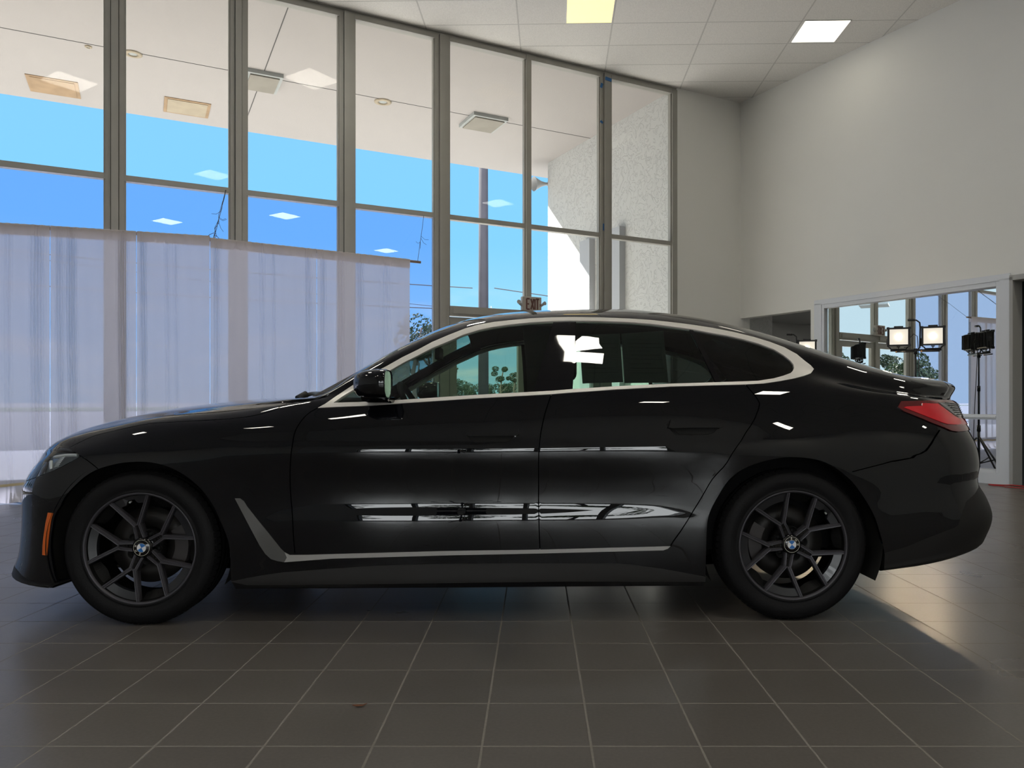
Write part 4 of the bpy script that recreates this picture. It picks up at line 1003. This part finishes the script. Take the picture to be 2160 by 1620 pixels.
def region(u, v):
    if inside(POLY['arch_front'], u, v) or inside(POLY['arch_rear'], u, v): return None
    if inside(POLY['dlo_outer'], u, v):
        if inside(inner, u, v):
            if u < side_of(sf, u, v): return 'glass_front'
            if u < side_of(sr, u, v): return 'pillar'
            if u < side_of(qa, u, v): return 'glass_rear'
            if u < side_of(qb, u, v): return 'divider'
            return 'glass_quarter'
        return 'window_trim'
    if inside(POLY['blade'], u, v): return 'sill_trim' if u < .313 else 'sill_strip'
    for g in GAPS:
        if inside(g, u, v): return None
    if inside(POLY['side_marker'], u, v): return 'side_marker'
    if inside(POLY['headlight'], u, v): return 'headlight'
    if inside(POLY['taillight'], u, v):
        if inside(POLY['tail_clear'], u, v): return 'tail_clear'
        if inside(POLY['tail_red'], u, v): return 'tail_red'
        return 'taillight'
    if inside(POLY['windshield'], u, v): return 'windshield'
    if inside(POLY['rear_window'], u, v): return 'rear_window'
    if inside(POLY['skirt'], u, v): return 'side_skirt'
    if inside(POLY['handle_front'], u, v): return 'recess_front'
    if inside(POLY['handle_rear'], u, v): return 'recess_rear'
    if inside(POLY['door_front'], u, v): return 'door_front'
    if inside(POLY['door_rear'], u, v): return 'door_rear'
    if inside(POLY['hood'], u, v): return 'hood'
    if inside(POLY['front_lip'], u, v): return 'front_lip'
    if inside(POLY['grille'], u, v): return 'grille'
    if inside(POLY['rear_lower'], u, v): return 'rear_lower'
    return 'body'
verts = []; edges = []
def addloop(pts, closed=True):
    b = len(verts)
    q = [(min(max(u, 0), 1), min(max(v, 0), NK-1)) for u, v in pts]
    for u, v in q: verts.append(Vector((u*SU, v*SV)))
    n = len(q)
    for i in range(n if closed else n-1): edges.append((b+i, b+(i+1) % n))
for k in POLY: addloop(POLY[k])
for g in GAPS: addloop(g)
for l in (sf, sr, qa, qb): addloop(l, False)
addloop([(0, 0), (1, 0), (1, NK-1), (0, NK-1)])
us = [0, .002, .005, .009, .014, .020, .027, .034, .041, .048, .055, .062, .069, .076, .083, .09, .095]
us = us+[.10+.80*i/112 for i in range(113)]+[1-x for x in us[::-1]]
vsn = [0, .5, 1, 1.25, 1.5, 1.75]+[2+i*.2 for i in range(int(13/.2)+1)]
for u in us:
    for v in vsn: verts.append(Vector((u*SU, v*SV)))
res = delaunay_2d_cdt(verts, edges, [], 0, 1e-5)
rv, rf = res[0], res[2]
RG = {}
for f in rf:
    cu_ = sum(rv[i].x for i in f)/3/SU; cv_ = sum(rv[i].y for i in f)/3/SV
    a_ = (rv[f[1]].x-rv[f[0]].x)*(rv[f[2]].y-rv[f[0]].y)-(rv[f[2]].x-rv[f[0]].x)*(rv[f[1]].y-rv[f[0]].y)
    if abs(a_) < 1e-10: continue
    r = region(cu_, cv_)
    if r: RG.setdefault(r, []).append(f)
def panel(name, keys, sides, mats, off=0.0, rim=.016, parent=None, keymat=None, smooth=True, uvs=None):
    """one part made of regions of the skin, with a folded-in edge all round"""
    V = []; F = []; Nn = []; MI = []
    for side in sides:
        idx = {}; faces = []
        for ki, k in enumerate(keys):
            for f in RG.get(k, []):
                g = []
                for i in f:
                    if i not in idx:
                        u, v = rv[i].x/SU, rv[i].y/SV
                        idx[i] = len(V); p, n = surf(u, v, side, off); V.append(p); Nn.append(n)
                    g.append(idx[i])
                a, b, c = [V[i] for i in g]
                nn = (b-a).cross(c-a)
                if nn.length < 1e-12: continue
                if nn.dot(Nn[g[0]]+Nn[g[1]]+Nn[g[2]]) < 0: g = g[::-1]
                faces.append((g, keymat.get(k, 0) if keymat else 0))
        cnt = {}
        for g, _ in faces:
            for i in range(3): e = (g[i], g[(i+1) % 3]); cnt[e] = cnt.get(e, 0)+1
        for g, mi in faces: F.append(g); MI.append(mi)
        if rim:
            for (a, b) in list(cnt):
                if (b, a) in cnt: continue
                if abs(V[a].y) < 2e-3 and abs(V[b].y) < 2e-3: continue
                base = len(V)
                pa, pb, na, nb = V[a], V[b], Nn[a], Nn[b]
                fn_ = (pb-pa).cross(-na).normalized() if (pb-pa).length > 1e-9 else na
                V += [pa.copy(), pb.copy(), pb-nb*rim, pa-na*rim]; Nn += [fn_]*4
                F.append([base+1, base, base+3, base+2]); MI.append(0)
                Nn[base:base+4] = [-fn_]*4 if ((V[base]-V[base+1]).cross(V[base+3]-V[base])).dot(fn_) < 0 else [fn_]*4
    me = bpy.data.meshes.new(name); me.from_pydata([tuple(p) for p in V], [], F)
    for p, mi in zip(me.polygons, MI): p.use_smooth = True; p.material_index = mi
    for m in (mats if isinstance(mats, (list, tuple)) else [mats]): me.materials.append(m)
    me.validate()
    if len(me.vertices) == len(Nn): me.normals_split_custom_set_from_vertices([tuple(n) for n in Nn])
    o = bpy.data.objects.new(name, me); scene.collection.objects.link(o); o.parent = parent or car
    return o
BOTH = (1, -1)
body = panel('body_shell', ['body'], BOTH, M['paint'])
panel('bonnet', ['hood'], BOTH, M['paint'])
panel('front_lip', ['front_lip'], BOTH, M['matte'])
panel('grille', ['grille'], BOTH, M['matte'])
panel('rear_bumper_skirt', ['rear_lower'], BOTH, M['matte'])
panel('windscreen', ['windshield'], BOTH, M['carglass_rear'], off=-.002, rim=0)
panel('rear_window', ['rear_window'], BOTH, M['privacy'], off=-.002, rim=0)
for side, lab in ((1, 'near'), (-1, 'far')):
    S_ = (side,)
    d = panel('door', ['door_front', 'recess_front'], S_, M['paint'])
    d['label'] = 'front door'
    g = panel('window_glass', ['glass_front'], S_, M['carglass'], off=-.004, rim=0, parent=d)
    panel('pillar_cover', ['pillar'], S_, M['gloss'], off=-.002, rim=.01, parent=d)
    d2 = panel('door', ['door_rear', 'recess_rear'], S_, M['paint']); d2['label'] = 'rear door'
    panel('window_glass', ['glass_rear'], S_, M['carglass_rear'], off=-.004, rim=0, parent=d2)
    panel('window_divider', ['divider'], S_, M['gloss'], off=-.001, rim=.01, parent=d2)
    panel('quarter_glass', ['glass_quarter'], S_, M['privacy'], off=-.003, rim=0)
    panel('window_trim', ['window_trim'], S_, M['chrome'], off=.004, rim=.014)
    panel('fender_blade', ['sill_trim'], S_, M['blade'], off=.003, rim=.014); panel('sill_trim', ['sill_strip'], S_, M['sill'], off=.003, rim=.014)
    panel('side_skirt', ['side_skirt'], S_, M['skirt'], off=.004, rim=.012)
    panel('side_marker_lamp', ['side_marker'], S_, M['amber'], off=.003, rim=.012)
    t = panel('tail_lamp', ['taillight'], S_, M['darklens'], off=.006, rim=.02)
    panel('red_lens', ['tail_red'], S_, M['redlens'], off=.009, rim=.02, parent=t)
    cl = panel('clear_lens', ['tail_clear'], S_, M['clearlens'], off=.008, rim=.02, parent=t)
    mb = MB()
    for k in range(6):
        v = 10.72-.13*k; mb.tube([surf(.930+.0016*k+.003*j, v+.02*j/4, side, .0105)[0] for j in range(9)], .0016, 5)
    mb.build('lens_rib', M['darkrib'], cl)
    h = panel('headlamp', ['headlight'], S_, M['hlens'], off=.003, rim=.008)
    hb = panel('bezel', ['headlight'], S_, M['hbezel'], off=-.035, rim=0, parent=h)
    # daytime light bars and ribbed reflector inside the lamp
    mb = MB()
    for v0, v1, uu0, uu1 in ((9.42, 8.99, .0905, .112), (9.0, 8.2, .0895, .0925)):
        pts = [surf(uu0+(uu1-uu0)*k/8, v0+(v1-v0)*k/8, side, -.014)[0] for k in range(9)]
        mb.tube(pts, .0075, 8)
    mb.build('light_bar', M['hchrome'], h)
    mb = MB()
    for k in range(7):
        v = 8.35+k*.11; mb.tube([surf(.0945+.0003*k, v, side, -.012)[0], surf(.0972+.0004*k, v+.03, side, -.012)[0]], .0022, 6)
    mb.build('rib', M['hchrome'], h)
    for uu, vv, rr_ in ((.077, 8.85, .036),):
        c_, n_ = surf(uu, vv, side, -.028); x_ = n_.orthogonal().normalized(); y_ = n_.cross(x_)
        mb = MB(); mb.lathe([(0, .006), (rr_*.7, .003), (rr_, -.004), (rr_*1.08, .004), (rr_*1.15, -.006)], lambda a, b, hgt: c_+x_*a+y_*b+n_*hgt, 24)
        mb.build('projector', M['gloss'], h)

# ---- door handles: flush paddles over a recess
def patch(name, poly, side, m, off, thick, parent, n_in=14, shrink=1.0):
    us_ = [p[0] for p in poly]; vs_ = [p[1] for p in poly]
    u0, u1, v0, v1 = min(us_), max(us_), min(vs_), max(vs_)
    pv = [Vector((u*SU, v*SV)) for u, v in poly]; n = len(pv)
    for i in range(n_in):
        for j in range(n_in//2+1):
            u = u0+(u1-u0)*(i+.5)/n_in; v = v0+(v1-v0)*(j+.5)/(n_in//2+1)
            pv.append(Vector((u*SU, v*SV)))
    r_ = delaunay_2d_cdt(pv, [(i, (i+1) % n) for i in range(n)], [], 0, 1e-6)
    V = []; F = []; Nn = []
    for p in r_[0]:
        a, b = surf(p.x/SU, p.y/SV, side, off); V.append(a); Nn.append(b)
    cnt = {}
    for f in r_[2]:
        f = list(f); cx = sum(r_[0][i].x for i in f)/3/SU; cv = sum(r_[0][i].y for i in f)/3/SV
        if not inside(poly, cx, cv): continue
        if (V[f[1]]-V[f[0]]).cross(V[f[2]]-V[f[0]]).dot(Nn[f[0]]) < 0: f = f[::-1]
        F.append(f)
        for i in range(3): cnt[(f[i], f[(i+1) % 3])] = 1
    for (a, b) in list(cnt):
        if (b, a) in cnt: continue
        k = len(V); V += [V[a]-Nn[a]*thick, V[b]-Nn[b]*thick]; F.append([b, a, k, k+1])
    mb = MB(); mb.add(V, F, 0, False); o = mb.build(name, m, parent, normals=False)
    return o
def lower_v(poly, f):
    vs_ = [p[1] for p in poly]; v0, v1 = min(vs_), max(vs_); vm = v0+(v1-v0)*f
    top = [(u, max(v, vm)) for u, v in poly]; return top
HF, HR_ = O['handle_front'], O['handle_rear']
doors = [o for o in car.children if o.name.startswith('door')]
def scale_poly(poly, s):
    cx = sum(p[0] for p in poly)/len(poly); cv = sum(p[1] for p in poly)/len(poly)
    return [(cx+(u-cx)*s, cv+(v-cv)*s) for u, v in poly]
for side in BOTH:
    for poly, nm in ((HF, 'front door'), (HR_, 'rear door')):
        d = [o for o in doors if o.get('label') == nm][0 if side == 1 else 1]
        patch('handle_recess', poly, side, M['liner'], .0015, .003, d)
        up = [(u, v) for u, v in poly]; vs_ = [p[1] for p in poly]; vm = min(vs_)+(max(vs_)-min(vs_))*.42
        us_ = [p[0] for p in poly]; u0, u1 = min(us_), max(us_); vt = max(vs_); du = (u1-u0)
        bar = [(u0+du*.02, vm+.10*(vt-vm)), (u0+du*.06, vt-.15*(vt-vm)), (u0+du*.2, vt), (u1-du*.12, vt), (u1-du*.02, vt-.2*(vt-vm)), (u1, vm+.15*(vt-vm)), (u1-du*.06, vm), (u0+du*.08, vm)]
        hn = patch('handle', bar, side, M['paint'], .020, .016, d)
        low = [(u0+du*.12, vm), (u1-du*.08, vm), (u1-du*.22, min(vs_)+.12*(vt-vm)), (u0+du*.22, min(vs_)+.12*(vt-vm))]
        patch('grip', low, side, M['liner'], .006, .006, d)

# ---- sheets of paper inside the near rear window
for k, q in enumerate(SHEETS):
    o = patch('window_sheet', q, 1, M['paper'], -.012, .0005, [o for o in doors if o.get('label') == 'rear door'][0], n_in=4)
    o['label'] = 'printed sheet stuck inside the glass'
    ul, vt_, ur, vb_ = q[0][0], q[0][1], q[1][0], q[2][1]
    for i in range(9):
        v = vt_-(vt_-vb_)*(.12+.085*i); a = .12; b = .88 if i % 3 else .62
        ln = [(ul+(ur-ul)*a, v), (ul+(ur-ul)*b, v), (ul+(ur-ul)*b, v-.012), (ul+(ur-ul)*a, v-.012)]
        patch('print_line', ln, 1, M['print'], -.0105, .0004, o, n_in=2)

# ---- inside of the body: cabin tub, arch liners
mb = MB(); prof = []
cs = [.42+.16*i for i in range(20)]
rows = []
for c in cs:
    zb = min(_ZF[11](c)-.05, 1.0) if c > .8 else .90
    wb = min(_WF[11](c), .84)-.05
    rows.append([(c, wb, zb), (c, wb, .30), (c, 0, .27), (c, -wb, .30), (c, -wb, zb)])
vs = [CL(*p) for r in rows for p in r]; n = 5
mb.add(vs, [(i*n+j, (i+1)*n+j, (i+1)*n+j+1, i*n+j+1) for i in range(len(cs)-1) for j in range(n-1)])
for r in (rows[0], rows[-1]): mb.add([CL(*p) for p in r], [(0,1,2,3,4)])
mb.build('cabin_tub', M['interior'], car)
mb = MB(); vs = []; m_ = 0
cs = [1.34+.09*i for i in range(17)]
for c in cs:
    for v in [13.25+.25*k for k in range(8)]:
        for s in (1,): p, nn = surf(cu(c), min(v, 15), s, -.03); vs.append(p)
k_ = 8; mb.add(vs, [(i*k_+j, (i+1)*k_+j, (i+1)*k_+j+1, i*k_+j+1) for i in range(len(cs)-1) for j in range(k_-1)], 0, True)
mb.add([Vector((p.x, -p.y, p.z)) for p in vs], [(i*k_+j, (i+1)*k_+j, (i+1)*k_+j+1, i*k_+j+1) for i in range(len(cs)-1) for j in range(k_-1)], 0, True)
mb.build('headliner', M['interior'], car)
for wc, wz in WHC:
    for s in BOTH:
        mb = MB()
        mb.lathe([(.40, .895), (.395, .80), (.40, .60), (.40, .50), (.02, .48)], lambda a, b, hgt: CL(wc+a, hgt*s, wz+b+.005), 40, a0=math.radians(-24), a1=math.radians(204))
        mb.build('arch_liner', M['liner'], car, normals=False)
mb = MB(); mb.box(CL, .42, 2.35, -.72, .72, .165, .19); mb.box(CL, -.6, .5, -.45, .45, .2, .5); mb.box(CL, 2.3, 3.6, -.45, .45, .24, .5)
mb.build('underbody', M['liner'], car)
# ---- dashboard, wheel, seats
def rounded(name, boxes, m, parent, bev=.04):
    mb = MB()
    for b in boxes: mb.box(lambda x, y, z: CL(x, y, z), *b)
    o = mb.build(name, m, parent); md = o.modifiers.new('bevel', 'BEVEL'); md.width = bev; md.segments = 4
    for p in o.data.polygons: p.use_smooth = True
    return o
rounded('dashboard', [(.62, 1.02, -.74, .74, .60, .97)], M['interior'], car, .07)
mb = MB(); cc = CL(1.13, .37, .90); ax = Vector((.88, 0, .47)).normalized(); x_ = Vector((0, 1, 0)); y_ = ax.cross(x_)
mb.tube([cc+x_*.18*math.cos(a*math.pi/16)+y_*.18*math.sin(a*math.pi/16) for a in range(32)], .015, 8, closed=True)
mb.tube([cc-x_*.17, cc, cc+x_*.17], .018, 8); mb.tube([cc, cc-y_*.17], .016, 8); mb.tube([cc, cc-ax*.25], .03, 8)
mb.build('steering_wheel', M['interior'], car)
for w in (.37, -.37):
    mb = MB()
    def sl(p, x0, x1, hw, z0, z1): pass
    st = []
    for (c0, z0, dx, hw) in ((1.66, .40, .09, .25), (1.70, .62, .09, .26), (1.78, .86, .075, .25), (1.86, 1.03, .06, .20)):
        st.append([CL(c0+dx*math.cos(t*math.pi/8), w+hw*(abs(math.sin(t*math.pi/8))**.6)*(1 if math.sin(t*math.pi/8) > 0 else -1), z0) for t in range(16)])
    vs = [p for r in st for p in r]
    mb.add(vs, [(i*16+j, i*16+(j+1) % 16, (i+1)*16+(j+1) % 16, (i+1)*16+j) for i in range(3) for j in range(16)]+[tuple(range(15, -1, -1)), tuple(range(48, 64))], 0, True)
    se = mb.build('seat', M['seat'], car)
    rounded('cushion', [(1.12, 1.68, w-.25, w+.25, .38, .53)], M['seat'], se, .05)
    rounded('headrest', [(1.84, 1.93, w-.13, w+.13, 1.07, 1.22)], M['seat'], se, .04)
for w in BOTH:
    mb = MB(); vs = []
    for c0, c1, ww, z in ((1.68, 1.88, .80, .88), (1.68, 1.88, .77, 1.05), (1.67, 1.86, .68, 1.22), (1.66, 1.84, .61, 1.33)):
        vs += [CL(c0, w*ww, z), CL(c1, w*ww, z), CL(c1, w*(ww-.05), z), CL(c0, w*(ww-.05), z)]
    mb.add(vs, [(i*4+j, i*4+(j+1) % 4, i*4+4+(j+1) % 4, i*4+4+j) for i in range(3) for j in range(4)]+[(0,1,2,3), (15,14,13,12)])
    mb.build('pillar_lining', M['interior'], car)
rounded('rear_bench', [(2.0, 2.5, -.66, .66, .38, .55), (2.42, 2.62, -.66, .66, .5, .98)], M['seat'], car, .05)
rounded('parcel_shelf', [(2.6, 3.35, -.68, .68, .94, .98)], M['interior'], car, .01)
mb = MB(); mb.tube([CL(1.22, 0, 1.30), CL(1.20, 0, 1.27)], .01, 8); mb.box(CL, 1.19, 1.215, -.11, .11, 1.20, 1.27); mb.build('interior_mirror', M['interior'], car, bevel=.01)

# ---- wheels
def wheel(c, side, rot, cw):
    """tyre is the part; rim, spokes, brake are its sub-parts"""
    s = side
    def f(x, z, w): return Vector((c+x, -s*w, .335+z))
    mb = MB()
    prof = [(.238, .70), (.255, .692), (.285, .684), (.312, .690), (.326, .706), (.333, .725), (.3345, .745), (.3265, .747), (.3265, .755), (.335, .757), (.3355, .785), (.327, .787), (.327, .796), (.3355, .798), (.3355, .826), (.327, .828), (.327, .837), (.335, .839), (.334, .862), (.330, .876), (.321, .888), (.309, .896), (.290, .901), (.272, .899), (.258, .892), (.252, .8905), (.250, .894), (.244, .894), (.240, .884), (.238, .875)]
    mb.lathe(prof, f, 96)
    ty = mb.build('wheel', M['rubber'], car)
    # shoulder tread blocks
    mb = MB()
    for k in range(72):
        a = 2*math.pi*k/72; ca, sa = math.cos(a), math.sin(a)
        fb = lambda r, tt, w: f(r*ca-tt*sa, r*sa+tt*ca, w)
        mb.add([fb(r, tt, w) for r, tt, w in ((.3285, -.0105, .878), (.3285, .0105, .878), (.3372, .0105, .862), (.3372, -.0105, .862), (.336, .0105, .842), (.336, -.0105, .842), (.322, -.0105, .8895), (.322, .0105, .8895))], [(6,7,1,0), (0,1,2,3), (3,2,4,5)])
    mb.build('tread', M['rubber'], ty, normals=False)
    mb = MB()
    mb.lathe([(.246, .888), (.243, .893), (.2385, .894), (.2345, .890), (.231, .882), (.229, .868)], f, 96)
    mb.build('rim_lip', M['rim'], ty)
    mb = MB(); mb.lathe([(.231, .884), (.226, .86), (.214, .80), (.205, .74), (.235, .70)], f, 72); mb.lathe([(.0, .835), (.075, .835), (.082, .80), (.0, .80)], f, 40)
    mb.build('rim_barrel', M['rimin'], ty, normals=False)
    for k in range(5):
        A0 = rot+k*math.radians(72)
        def g(r, a, w): return f(r*math.cos(A0+a)*cw, r*math.sin(A0+a), w)
        def pt(x, y, w):      # x outward along the spoke axis, y across
            ca, sa = math.cos(A0), math.sin(A0); return f(cw*(x*ca-y*sa), x*sa+y*ca, w)
        mb = MB()
        def bar(p, q, w0, w1, wa, wb, d0=.03, d1=.03, ridge=True):
            p = Vector(p); q = Vector(q); d = (q-p).normalized(); n = Vector((-d.y, d.x))
            vs = []
            for (o, wd, face, dep) in ((p, wa, w0, d0), (q, wb, w1, d1)):
                for t_, h_ in ((-1, -dep), (-1, -.006), (-.72, 0), (-.25, -.0005), (-.12, -.003), (.12, -.003), (.25, -.0005), (.72, 0), (1, -.006), (1, -dep)):
                    z = o+n*wd*t_; vs.append(pt(z.x, z.y, face+h_))
            mb.add(vs, [(i, i+1, 11+i, 10+i) for i in range(9)]+[(9, 0, 10, 19), tuple(range(10)), tuple(range(19, 9, -1))])
        fork = (.098, 0)
        for s2 in (-1, 1):
            a = math.radians(20.5)*s2
            e_ = (.2335*math.cos(a), .2335*math.sin(a))
            bar((fork[0], s2*.006), e_, .872, .886, .0095, .0085, .035, .022)
            bar((.040, s2*.016), (fork[0]+.004, s2*.012), .866, .872, .0065, .0075, .03, .035)
        vs = [pt(.035, -.014, .860), pt(.035, .014, .860), pt(.10, .010, .864), pt(.10, -.010, .864)]
        mb.add(vs, [(0, 1, 2, 3)], 1)
        for xx in (.062, .075): mb.add([pt(xx, -.004, .8655), pt(xx, .004, .8655), pt(xx+.006, .004, .8655), pt(xx+.006, -.004, .8655)], [(0, 1, 2, 3)], 1)
        mb.build('spoke', [M['rim'], M['gloss']], ty, normals=True)
        mb = MB(); n_ = 10; vs = []
        for i in range(n_+1):
            a = math.radians(-19+38*i/n_)
            ri = .196
            if k == 0 and abs(i-n_/2) < 1.6: ri = .213
            vs += [g(ri, a, .868), g(.2315, a*1.02, .876), g(ri-.002, a, .850)]
        mb.add(vs, [(3*i, 3*i+1, 3*i+4, 3*i+3) for i in range(n_)]+[(3*i, 3*i+3, 3*i+5, 3*i+2) for i in range(n_)])
        mb.build('aero_insert', M['rimgloss'], ty, normals=False)
        mb = MB(); vs = []
        for i in range(n_+1):
            a = math.radians(24+24*i/n_); ri = .205-.012*math.cos((i/n_-.5)*math.pi)
            vs += [g(ri, a, .838), g(.230, a, .868)]
        mb.add(vs, [(2*i, 2*i+1, 2*i+3, 2*i+2) for i in range(n_)])
        mb.build('web', M['rimin'], ty, normals=False); mb = MB()
        for aa in (36,):
            a = math.radians(aa); cx_, cy_ = .058*math.cos(a), .058*math.sin(a)
            mb.lathe([(0, .846), (.009, .846), (.010, .838), (.017, .838), (.019, .852), (.022, .852)], lambda x, y, w: pt(cx_+x, cy_+y, w), 16)
        mb.build('lug_bolt', M['rimin'], ty, normals=False)
    mb = MB(); mb.lathe([(0, .874), (.036, .874), (.040, .870), (.044, .868), (.046, .850)], f, 40); mb.build('hub_cap', M['gloss'], ty)
    if True:
        A0 = rot; a = math.radians(0); mb = MB()
        pv0 = f(.207*math.cos(rot)*cw, .207*math.sin(rot), .868); pv1 = f(.204*math.cos(rot)*cw, .204*math.sin(rot), .884)
        mb.tube([pv0, pv1], .004, 10); mb.build('valve', M['galv'], ty)
    mb = MB(); mb.lathe([(.07, .77), (.07, .792), (.168, .792), (.168, .768), (.07, .768)], f, 60); mb.lathe([(0, .80), (.065, .80), (.075, .79)], f, 40); mb.build('brake_disc', M['disc'], ty, normals=False)
    mb = MB(); n_ = 10; vs = []
    ce = 0 if c < 1 else math.pi
    for i in range(n_+1):
        a = ce+math.radians(-32+64*i/n_)
        for r, w in ((.115, .80), (.12, .818), (.178, .818), (.185, .80), (.185, .76)): vs.append(f(r*math.cos(a), r*math.sin(a), w))
    mb.add(vs, [(5*i+j, 5*i+5+j, 5*i+6+j, 5*i+1+j) for i in range(n_) for j in range(4)]+[(0,1,2,3,4), tuple(range(5*n_+4, 5*n_-1, -1))]); mb.build('brake_caliper', M['caliper'], ty)
    return ty
def emblem(ty, c, side, rot):
    f = lambda x, z, w: Vector((c+x*side, -side*w, .335+z))
    cr_, sr_ = math.cos(rot), math.sin(rot)
    g = lambda x, y, w: f(x*cr_-y*sr_, x*sr_+y*cr_, w)
    mb = MB()
    for q in range(4):
        pts = [g(0, 0, .8755)]+[g(.0185*math.cos(q*math.pi/2+i*math.pi/16), .0185*math.sin(q*math.pi/2+i*math.pi/16), .8755) for i in range(9)]
        mb.add(pts, [(0, i, i+1) for i in range(1, 9)], q % 2)      # q 0,2 white, 1,3 blue
    def ring(r0, r1, mi):
        n = 36; vs = []
        for i in range(n): a = 2*math.pi*i/n; vs += [g(r0*math.cos(a), r0*math.sin(a), .8752), g(r1*math.cos(a), r1*math.sin(a), .8752)]
        mb.add(vs, [(2*i, 2*i+1, (2*i+3) % (2*n), (2*i+2) % (2*n)) for i in range(n)], mi)
    ring(.0185, .0200, 2); ring(.0335, .0350, 2)
    LET = {'B': [((0,0),(0,1)), ((0,1),(.5,.9)), ((.5,.9),(.5,.6)), ((.5,.6),(0,.5)), ((0,.5),(.6,.4)), ((.6,.4),(.6,.1)), ((.6,.1),(0,0))],
           'M': [((0,0),(0,1)), ((0,1),(.4,.3)), ((.4,.3),(.8,1)), ((.8,1),(.8,0))],
           'W': [((0,1),(.2,0)), ((.2,0),(.45,.8)), ((.45,.8),(.7,0)), ((.7,0),(.9,1))]}
    for ch, ang in (('B', 135), ('M', 90), ('W', 45)):
        a = math.radians(ang); rr_ = .0268
        for p, q in LET[ch]:
            def tp(p):
                x = (p[0]-.4)*.0082; y = (p[1]-.5)*.0095; th = a-math.pi/2
                return Vector((rr_*math.cos(a)+x*math.cos(th)-y*math.sin(th), rr_*math.sin(a)+x*math.sin(th)+y*math.cos(th)))
            P0, P1 = tp(p), tp(q); d = (P1-P0).normalized(); n = Vector((-d.y, d.x))*.0009
            mb.add([g(*z, .8756) for z in (P0-n, P1-n, P1+n, P0+n)], [(0,1,2,3)], 2)
    o = mb.build('emblem', [M['emb_white'], M['emb_blue'], M['emb_silver']], ty, normals=False)
    o['label'] = 'round emblem with blue and white quarters'
for c, rot, er in ((0.0, 103, 118), (2.856, 43, -42)):
    for s in BOTH:
        ty = wheel(c, s, math.radians(rot), s if False else 1)
        emblem(ty, c, s, math.radians(er))

# ---- door mirrors
for s in BOTH:
    secs = [(.945, 1.00, .012, 1.045, .012), (.955, 1.00, .050, 1.046, .034), (.975, 1.005, .078, 1.048, .047), (1.01, 1.01, .094, 1.050, .054), (1.05, 1.015, .102, 1.051, .057), (1.085, 1.018, .104, 1.050, .057), (1.095, 1.018, .100, 1.050, .054)]
    vs = []; n = 28
    for c, w, hw, z, hz in secs:
        for k in range(n):
            t = 2*math.pi*k/n; a, b = math.cos(t), math.sin(t)
            vs.append(CL(c, s*(w+hw*math.copysign(abs(a)**.6, a)), z+hz*math.copysign(abs(b)**.62, b)-(0.012*(1 if b < -.3 else 0)*(1-abs(a)))))
    mb = MB(); mb.add(vs, [(i*n+k, i*n+(k+1) % n, (i+1)*n+(k+1) % n, (i+1)*n+k) for i in range(len(secs)-1) for k in range(n)]+[tuple(range(n))[::-1]], 0, True)
    mr = mb.build('side_mirror', M['paint'], car)
    mb = MB(); e_ = (len(secs)-1)*n; q = [vs[e_+k] for k in range(n)]; cen = sum(q, Vector())/n
    mb.add([cen.lerp(p, .93)+Vector((-.004, 0, 0)) for p in q], [tuple(range(n))]); mb.add([cen.lerp(p, .93)+Vector((-.004, 0, 0)) for p in q]+q, [(k, (k+1) % n, n+(k+1) % n, n+k) for k in range(n)])
    mb.build('mirror_glass', M['mglass'], mr, normals=False)
    mb = MB()
    vs = []
    for w, c0, c1, z0, z1 in ((.855, .97, 1.10, .965, .99), (.90, .98, 1.09, .965, .992), (.94, .985, 1.085, .968, 1.0), (1.0, .975, 1.09, .975, 1.012), (1.06, .985, 1.08, .985, 1.012)):
        vs += [CL(c0, s*w, z0), CL(c1, s*w, z0), CL(c1, s*w, z1), CL(c0, s*w, z1)]
    mb.add(vs, [(i*4+j, i*4+(j+1) % 4, i*4+4+(j+1) % 4, i*4+4+j) for i in range(4) for j in range(4)]+[(0,1,2,3), (19,18,17,16)])
    mb.build('mirror_arm', M['gloss'], mr, bevel=.008)
# ---- wiper, spoiler lip, number plate recess
mb = MB(); mb.tube([CL(.62, .60, 1.0), CL(.585, .30, 1.012), CL(.565, -.05, 1.018)], .010, 8); mb.tube([CL(.60, .62, .985), CL(.63, .58, 1.008)], .016, 8)
mb.build('wiper', M['black'], car)
mb = MB(); vs = []
vl = [12.2+.2*i for i in range(15)]
rows = [(v, 1) for v in vl]+[(v, -1) for v in vl[-2::-1]]
for v, sd in rows:
    q = min(1, (v-12.0)/1.2)
    for uu, of in ((.905, -.002), (.918, .003*q), (.930, .010*q), (.938, .013*q), (.941, .010*q), (.943, -.02)):
        vs.append(surf(uu, v, sd, of)[0])
k_ = 6; n_ = len(rows)
mb.add(vs, [(k_*i+j, k_*i+k_+j, k_*i+k_+j+1, k_*i+j+1) for i in range(n_-1) for j in range(k_-1)], 0, True)
o = mb.build('boot_spoiler', M['paint'], car)
mb = MB(); mb.box(CL, 3.90, 3.925, -.26, .26, .60, .72); mb.build('number_plate', M['matte'], car)
